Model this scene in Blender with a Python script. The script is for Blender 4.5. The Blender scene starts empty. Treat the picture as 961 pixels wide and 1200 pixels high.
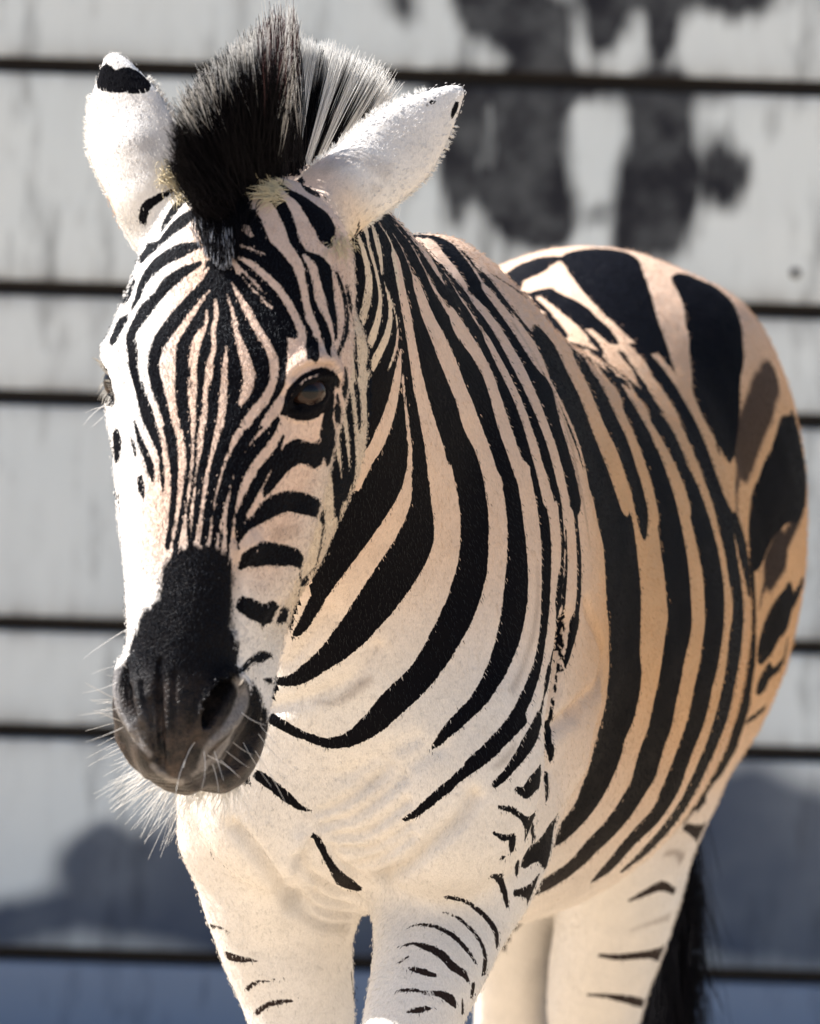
import bpy, bmesh, math, random
import numpy as np
from mathutils import Vector, Matrix, Quaternion
from mathutils.bvhtree import BVHTree

R = math.radians
scene = bpy.context.scene
COL = scene.collection

# ------------------------------------------------------------------ camera
FPX = 8500.0                      # focal length in pixels of the 961 x 1200 photograph
CAM = Vector((0.0, 0.0, 1.58))
PITCH, ROLL = R(3.8), R(1.75)
cam_data = bpy.data.cameras.new('camera')
cam = bpy.data.objects.new('camera', cam_data)
COL.objects.link(cam)
cam_rot = Matrix.Rotation(R(90) - PITCH, 3, 'X') @ Matrix.Rotation(ROLL, 3, 'Z')
cam.matrix_world = Matrix.Translation(CAM) @ cam_rot.to_4x4()
cam_data.sensor_fit = 'VERTICAL'
cam_data.sensor_height = 24.0
cam_data.lens = 24.0 * FPX / 1200.0
cam_data.clip_start = 0.1
cam_data.clip_end = 600.0
cam_data.dof.use_dof = True
cam_data.dof.focus_distance = 6.95
cam_data.dof.aperture_fstop = 5.2
scene.camera = cam

# ------------------------------------------------------------------ sky, sun, exposure
SUN_EL, SUN_AZ = R(48), R(-77)          # azimuth measured from +Y (into the picture) towards +X
sun_dir = Vector((math.cos(SUN_EL) * math.sin(SUN_AZ), math.cos(SUN_EL) * math.cos(SUN_AZ), math.sin(SUN_EL)))
world = bpy.data.worlds.new('World')
scene.world = world
world.use_nodes = True
wn = world.node_tree.nodes
sky = wn.new('ShaderNodeTexSky')
sky.sky_type = 'NISHITA'
sky.sun_disc = False
sky.sun_elevation = SUN_EL
sky.sun_rotation = SUN_AZ
sky.dust_density = 1.2
wn['Background'].inputs['Strength'].default_value = 0.065
world.node_tree.links.new(sky.outputs[0], wn['Background'].inputs['Color'])
sun_data = bpy.data.lights.new('sun', 'SUN')
sun_data.energy = 5.0
sun_data.angle = R(0.5)
sun_data.color = (1.0, 0.96, 0.91)
sun = bpy.data.objects.new('sun', sun_data)
COL.objects.link(sun)
sun.rotation_euler = (-sun_dir).to_track_quat('-Z', 'Y').to_euler()
vs = scene.view_settings
vs.view_transform = 'Standard'
vs.look = 'None'
vs.gamma = 1.0
vs.use_curve_mapping = False
vs.exposure = 1.2
scene.cycles.use_denoising = True
scene.cycles.max_bounces = 4
scene.cycles.diffuse_bounces = 2
scene.cycles.glossy_bounces = 2
scene.cycles.use_adaptive_sampling = True
scene.cycles.adaptive_threshold = 0.02
scene.cycles.transparent_max_bounces = 8
scene.cycles_curves.shape = 'RIBBONS'
scene.cycles_curves.subdivisions = 1

# ------------------------------------------------------------------ pixel -> place helpers
CR = np.array(cam_rot)
CP = np.array(CAM)


def P(u, v, d):
    """point seen at photograph pixel (u, v) at distance d along the view axis"""
    c = np.array([(u - 480.5) / FPX * d, -(v - 600.0) / FPX * d, -d])
    return CP + CR @ c


def project(p):
    q = (np.asarray(p) - CP) @ CR
    return np.stack([480.5 + FPX * q[..., 0] / -q[..., 2], 600.0 - FPX * q[..., 1] / -q[..., 2], -q[..., 2]], -1)


def nrm(v):
    v = np.asarray(v, float)
    return v / np.linalg.norm(v)

GRID = 0.0040
FUR, FUR_REP = 0.9, 1

# ------------------------------------------------------------------ materials
class NT:
    def __init__(self, name):
        self.m = bpy.data.materials.new(name); self.m.use_nodes = True
        self.t = self.m.node_tree; self.n = self.t.nodes
        self.bsdf = self.n['Principled BSDF']

    def add(self, typ, ins=None, **kw):
        nd = self.n.new(typ)
        for k, v in kw.items():
            setattr(nd, k, v)
        for k, v in (ins or {}).items():
            s = nd.inputs[k]
            if isinstance(v, bpy.types.NodeSocket):
                self.t.links.new(v, s)
            else:
                s.default_value = v
        return nd

    def math(self, op, a, b=0.0, c=0.0, clamp=False):
        nd = self.add('ShaderNodeMath', {0: a, 1: b, 2: c}, operation=op); nd.use_clamp = clamp
        return nd.outputs[0]

    def mix(self, f, a, b, blend='MIX'):
        nd = self.add('ShaderNodeMix', data_type='RGBA', blend_type=blend)
        for i, v in ((0, f), (6, a), (7, b)):
            s = nd.inputs[i]
            if isinstance(v, bpy.types.NodeSocket):
                self.t.links.new(v, s)
            else:
                s.default_value = v if i == 0 else (*v, 1) if len(v) == 3 else v
        return nd.outputs[2]

    def range(self, v, a, b, c=0.0, d=1.0):
        return self.add('ShaderNodeMapRange', {'Value': v, 'From Min': a, 'From Max': b, 'To Min': c, 'To Max': d}).outputs[0]

    def noise(self, vec, scale, detail=3.0, rough=0.5):
        return self.add('ShaderNodeTexNoise', {'Vector': vec, 'Scale': scale, 'Detail': detail, 'Roughness': rough}).outputs[0]

    def attr(self, name, out='Fac'):
        return self.add('ShaderNodeAttribute', attribute_name=name).outputs[out]

    def set(self, **kw):
        for k, v in kw.items():
            s = self.bsdf.inputs[k.replace('_', ' ')]
            if isinstance(v, bpy.types.NodeSocket):
                self.t.links.new(v, s)
            else:
                s.default_value = v
        return self.m


def simple(name, col, rough=0.6, spec=0.5):
    return NT(name).set(Base_Color=(*col, 1), Roughness=rough, Specular_IOR_Level=spec)


def coat_material():
    g = NT('striped_coat')
    geo = g.add('ShaderNodeNewGeometry').outputs['Position']
    st = g.add('ShaderNodeMapping', {'Vector': geo, 'Scale': (1.0, 1.0, 0.45)}).outputs[0]
    n1 = g.noise(st, 420.0, 2.0)
    n2 = g.noise(geo, 90.0, 2.0)
    e = g.math('ADD', g.math('MULTIPLY', g.math('SUBTRACT', n1, 0.5), 3.2), g.math('MULTIPLY', g.math('SUBTRACT', n2, 0.5), 2.0))
    f = g.range(g.math('ADD', g.attr('stripe'), e), -0.35, 0.45)
    lc = g.attr('light_coat', 'Color'); dc = g.attr('dark_coat', 'Color')
    fur = g.noise(st, 700.0, 3.0, 0.65)
    lc = g.mix(1.0, lc, g.add('ShaderNodeCombineColor', {i: g.range(fur, 0.2, 0.8, 0.80, 1.12) for i in range(3)}).outputs[0], 'MULTIPLY')
    base = g.mix(f, lc, dc)
    # bare muzzle skin
    mz = g.range(g.math('ADD', g.attr('muzzle'), g.math('ADD', g.math('MULTIPLY', g.math('SUBTRACT', g.noise(st, 130.0, 4.0, 0.6), 0.5), 14.0), g.math('MULTIPLY', g.math('SUBTRACT', g.noise(st, 60.0, 2.0), 0.5), 16.0))), -2.0, 2.5)
    ht_ = g.attr('head_t')
    low = g.range(g.math('ADD', ht_, g.math('MULTIPLY', g.math('SUBTRACT', g.noise(geo, 38.0, 3.0), 0.5), 0.06)), 0.455, 0.525)
    patch = g.range(g.noise(geo, 52.0, 5.0, 0.65), 0.42, 0.66)
    skin_lo = g.mix(patch, (0.007, 0.0065, 0.0075), (0.080, 0.056, 0.045))
    skin_lo = g.mix(g.range(g.noise(geo, 24.0, 3.0), 0.5, 0.7), skin_lo, (0.060, 0.057, 0.060))
    skin_lo = g.mix(g.range(g.noise(geo, 210.0, 3.0, 0.7), 0.48, 0.72, 0.0, 0.7), skin_lo, (0.012, 0.010, 0.011))
    skin = g.mix(low, (0.0085, 0.0080, 0.0095), skin_lo)
    dots = g.add('ShaderNodeTexVoronoi', {'Vector': geo, 'Scale': 170.0, 'Randomness': 1.0}).outputs['Distance']
    skin = g.mix(g.range(dots, 0.16, 0.10), skin, (0.008, 0.008, 0.009))
    skin = g.mix(g.math('MULTIPLY', g.attr('pale'), g.range(g.noise(geo, 300.0, 3.0), 0.3, 0.6, 0.55, 1.0)), skin, (0.21, 0.20, 0.20))
    base = g.mix(mz, base, skin)
    crease = g.add('ShaderNodeTexVoronoi', {'Vector': geo, 'Scale': 230.0}, feature='DISTANCE_TO_EDGE').outputs[0]
    skinh = g.math('MULTIPLY', mz, g.math('ADD', g.math('MULTIPLY', g.range(crease, 0.0, 0.12), 0.9), g.math('MULTIPLY', g.noise(geo, 75.0, 5.0, 0.65), 2.0)))
    bump = g.add('ShaderNodeBump', {'Strength': 0.45, 'Distance': 0.0016, 'Height': g.math('ADD', g.math('ADD', fur, skinh), g.math('MULTIPLY', g.noise(geo, 160.0, 4.0), 0.8))})
    rough = g.range(mz, 0.0, 1.0, 0.55, 0.42)
    m = g.set(Base_Color=base, Roughness=rough, Specular_IOR_Level=g.range(g.math('MULTIPLY', mz, low), 0.0, 1.0, 0.03, 0.30))
    g.t.links.new(bump.outputs[0], g.bsdf.inputs['Normal'])
    g.bsdf.inputs['Sheen Weight'].default_value = 0.0
    g.bsdf.inputs['Sheen Roughness'].default_value = 0.4
    return m


def hair_material(name, rough=0.45, spec=0.4):
    g = NT(name)
    return g.set(Base_Color=g.attr('hair_col', 'Color'), Roughness=rough, Specular_IOR_Level=spec)


def fur_material():
    g = NT('short_fur')
    d = g.add('ShaderNodeBsdfDiffuse', {'Color': g.attr('hair_col', 'Color')})
    gl = g.add('ShaderNodeBsdfGlossy', {'Color': (0.85, 0.92, 1.0, 1), 'Roughness': 0.42})
    mx = g.add('ShaderNodeMixShader', {0: 0.025, 1: d.outputs[0], 2: gl.outputs[0]})
    g.t.links.new(mx.outputs[0], g.n['Material Output'].inputs['Surface'])
    g.n.remove(g.bsdf)
    return g.m


MAT_COAT = coat_material()
MAT_HAIR = hair_material('hair_strands', 0.4, 0.04)
MAT_FUR = fur_material()


def hair_object(name, strands, cols, r0, r1, mat, parent, tipcol=None):
    """strands: (n, k, 3) points; cols: (n, 3) or (n, k, 3)"""
    S = np.asarray(strands, np.float32)
    n, k = S.shape[:2]
    hc = bpy.data.hair_curves.new(name)
    hc.add_curves([k] * n)
    hc.attributes['position'].data.foreach_set('vector', S.ravel())
    t = np.linspace(0, 1, k)
    r0 = np.broadcast_to(np.asarray(r0, float), (n,))
    rad = (r0[:, None] + (r1 - r0[:, None]) * t[None] ** 1.5).astype(np.float32)
    ra = hc.attributes.get('radius') or hc.attributes.new('radius', 'FLOAT', 'POINT')
    ra.data.foreach_set('value', rad.ravel())
    cols = np.asarray(cols, np.float32)
    if cols.ndim == 2:
        a = hc.attributes.new('hair_col', 'FLOAT_COLOR', 'CURVE')
    else:
        a = hc.attributes.new('hair_col', 'FLOAT_COLOR', 'POINT'); cols = cols.reshape(-1, 3)
    a.data.foreach_set('color', np.concatenate([cols, np.ones((len(cols), 1), np.float32)], 1).ravel())
    hc.materials.append(mat)
    o = bpy.data.objects.new(name, hc)
    COL.objects.link(o)
    o.parent = parent
    return o



# ------------------------------------------------------------------ polygonise the blend
def surface(h, coarse=4, lo=(-0.45, 6.30, 0.0), hi=(0.62, 9.15, 1.72)):
    lo = np.array(lo); hi = np.array(hi)
    H = h * coarse
    n = np.ceil((hi - lo) / H).astype(int) + 1
    gx, gy, gz = [lo[i] + np.arange(n[i]) * H for i in range(3)]
    pts = np.stack(np.meshgrid(gx, gy, gz, indexing='ij'), -1).reshape(-1, 3)
    fc = np.concatenate([field(c) for c in np.array_split(pts, 8)]).reshape(n).astype(np.float32)
    N = (n - 1) * coarse + 1
    F = np.repeat(np.repeat(np.repeat(fc, coarse, 0), coarse, 1), coarse, 2)[:N[0], :N[1], :N[2]]
    near = np.abs(fc) < H * 2.4
    nn = np.repeat(np.repeat(np.repeat(near, coarse, 0), coarse, 1), coarse, 2)[:N[0], :N[1], :N[2]]
    # grow half a block the other way so that each block is centred
    sh = coarse // 2
    nn2 = np.zeros_like(nn); nn2[:-sh, :-sh, :-sh] = nn[sh:, sh:, sh:]
    nn |= nn2
    I = np.argwhere(nn)
    vals = np.concatenate([field(lo + c * h) for c in np.array_split(I, 24)])
    F[I[:, 0], I[:, 1], I[:, 2]] = vals
    del nn, nn2
    S = F < 0
    # cells crossed by the surface, looked for only around the refined points
    C = I[np.all(I < N - 1, axis=1)]
    cnt = np.zeros(len(C), np.int8)
    for dx in (0, 1):
        for dy in (0, 1):
            for dz in (0, 1):
                cnt += S[C[:, 0] + dx, C[:, 1] + dy, C[:, 2] + dz]
    C = C[(cnt > 0) & (cnt < 8)]
    acc = np.zeros((len(C), 3)); num = np.zeros(len(C))
    cor = [(x, y, z) for x in (0, 1) for y in (0, 1) for z in (0, 1)]
    fv = {c: F[C[:, 0] + c[0], C[:, 1] + c[1], C[:, 2] + c[2]].astype(float) for c in cor}
    for a in cor:
        for ax in range(3):
            if a[ax] == 0:
                b = list(a); b[ax] = 1; b = tuple(b)
                fa, fb = fv[a], fv[b]
                m = (fa < 0) != (fb < 0)
                t = np.where(m, fa / np.where(m, fa - fb, 1), 0)
                p = np.array(a, float)[None] + np.zeros((len(C), 3))
                p[:, ax] += t
                acc += np.where(m[:, None], p, 0); num += m
    V = lo + (C + acc / num[:, None]) * h
    idx = np.full(N, -1, np.int32)
    idx[C[:, 0], C[:, 1], C[:, 2]] = np.arange(len(C))
    faces = []
    for ax in range(3):
        u, w = [(1, 2), (2, 0), (0, 1)][ax]
        E = C[(C[:, u] > 0) & (C[:, w] > 0)]
        e1 = E.copy(); e1[:, ax] += 1
        s0 = S[E[:, 0], E[:, 1], E[:, 2]]; s1 = S[e1[:, 0], e1[:, 1], e1[:, 2]]
        m = s0 != s1
        E = E[m]; s0 = s0[m]
        du = np.zeros(3, int); du[u] = 1
        dw = np.zeros(3, int); dw[w] = 1
        g = lambda q: idx[q[:, 0], q[:, 1], q[:, 2]]
        q = np.stack([g(E), g(E - du), g(E - du - dw), g(E - dw)], 1)
        q = np.where(s0[:, None], q, q[:, ::-1])
        faces.append(q)
    Q = np.concatenate(faces)
    Q = Q[np.all(Q >= 0, axis=1)]
    return V, Q


def mesh_np(name, V, Q):
    me = bpy.data.meshes.new(name)
    me.vertices.add(len(V)); me.vertices.foreach_set('co', np.asarray(V, np.float32).ravel())
    k = Q.shape[1]
    me.loops.add(Q.size); me.loops.foreach_set('vertex_index', np.asarray(Q, np.int32).ravel())
    me.polygons.add(len(Q))
    me.polygons.foreach_set('loop_start', np.arange(0, Q.size, k, dtype=np.int32))
    me.polygons.foreach_set('loop_total', np.full(len(Q), k, np.int32))
    me.polygons.foreach_set('use_smooth', np.ones(len(Q), bool))
    me.update(calc_edges=True)
    return me


def keep_largest(V, Q):
    """drop stray islands"""
    lab = np.arange(len(V))
    while True:
        mn = lab[Q].min(1)
        new = lab.copy()
        for k in range(4):
            np.minimum.at(new, Q[:, k], mn)
        new = new[new]
        if np.array_equal(new, lab):
            break
        lab = new
    ids, c = np.unique(lab, return_counts=True)
    keep = lab == ids[c.argmax()]
    mp = np.cumsum(keep) - 1
    Q = Q[keep[Q[:, 0]]]
    return V[keep], mp[Q]


def smooth_verts(V, Q, it, w=0.5):
    E = np.unique(np.sort(np.concatenate([Q[:, [0, 1]], Q[:, [1, 2]], Q[:, [2, 3]], Q[:, [3, 0]]]), axis=1), axis=0)
    deg = np.bincount(E.ravel(), minlength=len(V)).astype(float)
    for lam in [w, -w * 1.04] * it:
        s = np.stack([np.bincount(E[:, 0], V[E[:, 1], i], len(V)) + np.bincount(E[:, 1], V[E[:, 0], i], len(V)) for i in range(3)], 1)
        V = V + lam * (s / deg[:, None] - V)
    return V

# ------------------------------------------------------------------ ground
def ground_material():
    g = NT('sandy_ground')
    geo = g.add('ShaderNodeNewGeometry').outputs['Position']
    n = g.noise(geo, 3.0, 6.0, 0.6); k = g.noise(geo, 90.0, 4.0, 0.7)
    c = g.mix(g.range(n, 0.3, 0.7), (0.42, 0.32, 0.22), (0.55, 0.45, 0.33))
    c = g.mix(g.range(k, 0.35, 0.75), c, (0.50, 0.40, 0.29))
    b = g.add('ShaderNodeBump', {'Strength': 0.6, 'Distance': 0.02, 'Height': g.math('ADD', n, g.math('MULTIPLY', k, 0.4))})
    g.t.links.new(b.outputs[0], g.bsdf.inputs['Normal'])
    return g.set(Base_Color=c, Roughness=0.95, Specular_IOR_Level=0.1)


gx = np.concatenate([[-400, -120, -40], np.linspace(-14, 14, 57), [40, 120, 400]])
gy = np.concatenate([[-400, -120, -40], np.linspace(-12, 20, 65), [45, 120, 400]])
GX, GY = np.meshgrid(gx, gy, indexing='ij')
GZ = 0.012 * np.sin(GX * 1.7 + 0.6 * GY) * np.sin(GY * 1.3 - 0.4 * GX) - 0.014
gv = np.stack([GX, GY, GZ], -1).reshape(-1, 3)
gi = np.arange(len(gv)).reshape(GX.shape)
gq = np.stack([gi[:-1, :-1], gi[1:, :-1], gi[1:, 1:], gi[:-1, 1:]], -1).reshape(-1, 4)
ground = bpy.data.objects.new('ground', mesh_np('ground', gv, gq))
COL.objects.link(ground)
ground.data.materials.append(ground_material())
ground['kind'] = 'structure'

# ------------------------------------------------------------------ plank wall behind the zebra
WY = 11.3


def on_wall(u, v):
    d = P(u, v, 1.0) - CP
    return CP + d * ((WY - CP[1]) / d[1])


WSC = np.linalg.norm(on_wall(481, 600) - CP) / FPX       # metres per photograph pixel on the wall
edges = [on_wall(480.5, v)[2] for v in (90, 351.5, 480, 745, 871, 1132)]
big = edges[0] - edges[1]; small = edges[1] - edges[2]
up_, lo_ = [edges[0]], [edges[-1]]
k = 0
while up_[-1] < 2.5:
    up_.append(up_[-1] + (small if k % 2 == 0 else big)); k += 1
k = 0
while lo_[-1] > 0.06:
    lo_.append(max(0.0, lo_[-1] - (small if k % 2 == 0 else big))); k += 1
levels = sorted(set(up_ + edges[1:-1] + lo_), reverse=True)

# mould marks, then broad dark patches low on the wall, measured on the photograph: x, y, radius, strength, vertical stretch
STAIN = [(545, -6, 22, .7, 1.3), (575, -5, 34, .9, 1.4), (600, 12, 34, 1, 1.3), (632, 32, 34, 1, 1.2), (646, 66, 20, 1, 1.6), (648, 92, 24, .9, .9),
         (705, -5, 30, .9, 1.2), (707, 32, 22, .9, 1.5), (776, -8, 18, .8, 1.5), (777, 38, 15, .9, 2.2), (472, 2, 20, .6, 1.6), (730, -12, 30, .7, .7),
         (820, -10, 34, .6, .9), (850, 6, 22, .4, 1.0), (884, -10, 34, .6, .8),
         (560, 101, 60, .7, .25), (650, 103, 70, .8, .28), (790, 108, 70, .5, .25),
         (540, 140, 26, .8, 2.0), (537, 200, 20, .6, 2.2), (533, 252, 10, .4, 2.0),
         (622, 128, 36, .9, 1.2), (620, 185, 38, 1, 1.5), (632, 238, 42, 1, .9), (648, 265, 24, .9, 1.0), (585, 222, 24, .7, .8), (610, 250, 24, .8, 1.1),
         (775, 128, 36, .8, 1.2), (780, 175, 34, .8, 1.5), (758, 215, 38, .8, 1.1), (740, 270, 22, .9, 2.0), (785, 270, 30, .7, 1.3), (800, 220, 26, .6, 1.1), (838, 195, 20, .5, 1.9), (868, 200, 18, .55, 1.6), (850, 232, 24, .4, 1.0),
         (905, 150, 13, .4, 2.2), (905, 215, 9, .25, 2.5), (700, 252, 13, .5, 1.2), (735, 300, 12, .7, 1.6), (905, 275, 8, .2, 1.6), (500, 150, 24, .35, 2.4),
         (870, 398, 12, .5, 1.2)]
LOW_DARK = [(-40, 1085, 60, .7, .6), (10, 1085, 50, .75, .6), (125, 985, 22, .8, 1.0), (110, 1010, 40, .9, .8), (60, 1070, 48, .7, .6), (150, 1045, 80, 1, .75), (230, 1030, 80, 1, .9), (320, 1050, 110, 1, .9), (430, 1050, 110, 1, .8),
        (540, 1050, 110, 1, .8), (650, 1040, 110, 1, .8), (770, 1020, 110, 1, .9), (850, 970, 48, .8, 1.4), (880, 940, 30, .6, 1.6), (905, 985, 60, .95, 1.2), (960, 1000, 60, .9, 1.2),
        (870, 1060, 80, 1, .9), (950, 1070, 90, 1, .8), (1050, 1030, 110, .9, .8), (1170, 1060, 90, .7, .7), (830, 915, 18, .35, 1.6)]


def wall_material():
    g = NT('grey_plank')
    geo = g.add('ShaderNodeNewGeometry').outputs['Position']
    st = g.add('ShaderNodeMapping', {'Vector': geo, 'Scale': (1.0, 1.0, 0.22)}).outputs[0]
    fine = g.noise(st, 34.0, 3.0, 0.65); coarse = g.noise(st, 9.0, 4.0, 0.6)
    warp = g.math('ADD', g.math('MULTIPLY', g.math('SUBTRACT', coarse, 0.5), 1.0), g.math('MULTIPLY', g.math('SUBTRACT', fine, 0.5), 0.7))
    s1 = g.range(g.math('ADD', g.attr('mould'), warp), 0.05, 0.48)
    s1 = g.math('MULTIPLY', s1, g.range(g.noise(geo, 13.0, 3.0, 0.65), 0.25, 0.6, 0.86, 1.0))
    s2 = g.range(g.math('ADD', g.attr('low_dark'), g.math('MULTIPLY', g.math('SUBTRACT', g.noise(st, 10.0, 3.0, 0.6), 0.5), 0.55)), 0.12, 0.72)
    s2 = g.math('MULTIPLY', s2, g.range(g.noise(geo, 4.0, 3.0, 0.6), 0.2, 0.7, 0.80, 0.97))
    base = g.mix(g.range(g.noise(geo, 2.2, 3.0, 0.6), 0.3, 0.7), (0.65, 0.735, 0.79), (0.73, 0.80, 0.835))
    base = g.mix(g.range(fine, 0.48, 0.8, 0.0, 0.20), base, (0.38, 0.42, 0.44))
    base = g.mix(g.range(g.noise(g.add('ShaderNodeMapping', {'Vector': geo, 'Scale': (1.0, 1.0, 0.08)}).outputs[0], 16.0, 3.0, 0.6), 0.52, 0.78, 0.0, 0.18), base, (0.36, 0.39, 0.41))
    base = g.mix(g.math('MULTIPLY', g.attr('grime'), g.range(g.noise(st, 22.0, 4.0, 0.6), 0.25, 0.75)), base, (0.16, 0.15, 0.145))
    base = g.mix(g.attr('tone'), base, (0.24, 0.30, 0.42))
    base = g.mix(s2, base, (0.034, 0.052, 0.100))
    base = g.mix(s1, base, (0.016, 0.018, 0.026))
    b = g.add('ShaderNodeBump', {'Strength': 0.3, 'Distance': 0.004, 'Height': g.noise(geo, 60.0, 3.0)})
    g.t.links.new(b.outputs[0], g.bsdf.inputs['Normal'])
    return g.set(Base_Color=base, Roughness=0.8, Specular_IOR_Level=0.25)


MAT_WALL = wall_material()
MAT_GAP = simple('dark_backing', (0.050, 0.044, 0.042), 0.9, 0.1)
wall = bpy.data.objects.new('plank_wall', None)
COL.objects.link(wall)
wall.location = (0.1, WY, 0)
wall['label'] = 'pale grey wall of wide and narrow horizontal planks with black mould streaks behind the zebra'
wall['category'] = 'wall'
wall['kind'] = 'thing'
wx = np.concatenate([[-4.2, -3.0, -2.0, -1.3], np.arange(-0.95, 0.9501, 0.0165), [1.3, 2.0, 3.0, 4.2]])
TH, GAP = 0.035, 0.026


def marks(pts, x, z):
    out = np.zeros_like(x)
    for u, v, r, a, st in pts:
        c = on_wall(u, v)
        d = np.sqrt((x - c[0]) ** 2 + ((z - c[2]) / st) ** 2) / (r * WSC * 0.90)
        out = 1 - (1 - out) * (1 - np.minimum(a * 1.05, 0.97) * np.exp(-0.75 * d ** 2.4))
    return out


for i, (zt, zb) in enumerate(zip(levels[:-1], levels[1:])):
    t, b = zt - GAP / 2, zb + GAP / 2
    if zb <= 0.0:
        b = -0.03
    nz = max(3, int((t - b) / 0.0165) + 1)
    zs = np.linspace(b, t, nz)
    # profile of one plank: front sheet with rounded arrises, returning to the back
    prof = [(TH, b)] + [(0.004, b)] + [(0.001, b + 0.001)] + [(0.0, zz) for zz in zs[1:-1]] + [(0.001, t - 0.001)] + [(0.004, t)] + [(TH, t)]
    prof = np.array(prof)
    m_, k_ = len(wx), len(prof)
    bow = 0.004 * math.sin(i * 2.1)
    Vp = np.zeros((m_, k_, 3))
    Vp[..., 0] = wx[:, None]
    Vp[..., 1] = WY + prof[None, :, 0] + bow * np.sin(wx[:, None] * 0.8 + i)
    Vp[..., 2] = prof[None, :, 1]
    ii = np.arange(m_ * k_).reshape(m_, k_)
    Qp = np.stack([ii[:-1, :-1], ii[1:, :-1], ii[1:, 1:], ii[:-1, 1:]], -1).reshape(-1, 4)
    vv = Vp.reshape(-1, 3)
    pm = mesh_np('plank', vv, Qp)
    pm.polygons.foreach_set('use_smooth', np.zeros(len(Qp), bool))
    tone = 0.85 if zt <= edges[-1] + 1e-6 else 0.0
    for nm, arr in (('mould', marks(STAIN, vv[:, 0], vv[:, 2])), ('low_dark', marks(LOW_DARK, vv[:, 0], vv[:, 2]) * (zb >= edges[-1] - 1e-6)), ('tone', np.clip(np.full(len(vv), tone + 0.10 * math.sin(i * 4.3)), 0, 1)),
                    ('grime', np.exp(-(t - vv[:, 2]) / 0.012) * 0.7 + np.exp(-(vv[:, 2] - b) / 0.016) * 0.8)):
        a = pm.attributes.new(nm, 'FLOAT', 'POINT'); a.data.foreach_set('value', arr.astype(np.float32))
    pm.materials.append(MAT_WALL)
    o = bpy.data.objects.new('plank', pm); COL.objects.link(o)
    o.parent = wall; o.matrix_parent_inverse = Matrix.Translation(-wall.location)


def box_mesh(name, lo, hi, mat):
    bm = bmesh.new()
    bmesh.ops.create_cube(bm, size=1.0)
    lo = Vector(lo); hi = Vector(hi)
    for v in bm.verts:
        v.co = Vector([(lo[k] + hi[k]) / 2 + v.co[k] * (hi[k] - lo[k]) for k in range(3)])
    m = bpy.data.meshes.new(name); bm.to_mesh(m); bm.free(); m.materials.append(mat)
    return m


o = bpy.data.objects.new('backing_board', box_mesh('backing_board', (-4.2, WY + TH + 0.012, -0.03), (4.2, WY + TH + 0.10, levels[0] + 0.01), MAT_GAP))
COL.objects.link(o); o.parent = wall; o.matrix_parent_inverse = Matrix.Translation(-wall.location)
# bolt head
bm = bmesh.new()
bmesh.ops.create_cone(bm, segments=12, radius1=0.010, radius2=0.007, depth=0.008, cap_ends=True)
bmesh.ops.rotate(bm, verts=bm.verts, matrix=Matrix.Rotation(R(90), 3, 'X'))
mb = bpy.data.meshes.new('bolt'); bm.to_mesh(mb); bm.free(); mb.materials.append(MAT_GAP)
o = bpy.data.objects.new('bolt', mb); COL.objects.link(o)
o.parent = wall; o.matrix_parent_inverse = Matrix.Translation(-wall.location)
c = on_wall(932, 320); o.matrix_basis = Matrix.Translation(Vector((c[0], WY - 0.003, c[2])))

# ------------------------------------------------------------------ the zebra's shape: smooth blends of lofted sections
def spline(ts, vs_, t):
    """monotone-ish cubic through table values, vectorised"""
    ts = np.asarray(ts, float); vs_ = np.asarray(vs_, float)
    t = np.clip(t, ts[0], ts[-1])
    i = np.clip(np.searchsorted(ts, t, side='right') - 1, 0, len(ts) - 2)
    h = np.diff(ts); dl = np.diff(vs_) / h
    m = np.zeros(len(ts))
    m[0], m[-1] = dl[0], dl[-1]
    for k in range(1, len(ts) - 1):
        if dl[k - 1] * dl[k] > 0:
            w1, w2 = 2 * h[k] + h[k - 1], h[k] + 2 * h[k - 1]
            m[k] = (w1 + w2) / (w1 / dl[k - 1] + w2 / dl[k])
    x = (t - ts[i]) / h[i]
    a = vs_[i]; b = vs_[i + 1]; ma = m[i] * h[i]; mb = m[i + 1] * h[i]
    return a + x * (ma + x * (3 * (b - a) - 2 * ma - mb + x * (2 * (a - b) + ma + mb)))


def loft(o, ax, side, up, rows):
    """rows: t, side_centre, up_centre, half_width, half_up, half_down, exponent"""
    o = np.asarray(o, float); ax = nrm(ax); side = nrm(side); up = nrm(up)
    T = np.array(rows, float)
    ts = T[:, 0]

    def f(p):
        q = p - o
        t = q @ ax; x = q @ side; y = q @ up
        tc = np.clip(t, ts[0], ts[-1])
        g = [spline(ts, T[:, k], tc) for k in range(1, 7)]
        x = x - g[0]; y = y - g[1]
        w = g[2]; h = np.where(y > 0, g[3], g[4]); n = g[5]
        rho = (np.abs(x / w) ** n + np.abs(y / h) ** n) ** (1.0 / n) + 1e-6
        r = np.sqrt(x * x + y * y) + 1e-7
        sd = r - r / rho
        sd = np.where(rho < 0.2, -np.minimum(w, h) * (1 - rho), sd)
        dt = np.abs(t - tc)
        return np.where(dt > 0, np.sqrt(np.maximum(sd, 0) ** 2 + dt * dt) + np.minimum(sd, 0) * 0, sd)
    # bounding sphere
    pts = []
    for r in rows:
        c = o + ax * r[0] + side * r[1] + up * r[2]
        m = max(r[3], r[4], r[5])
        pts.append((c, m))
    lo = np.min([c - m for c, m in pts], 0); hi = np.max([c + m for c, m in pts], 0)
    return f, lo, hi


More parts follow.
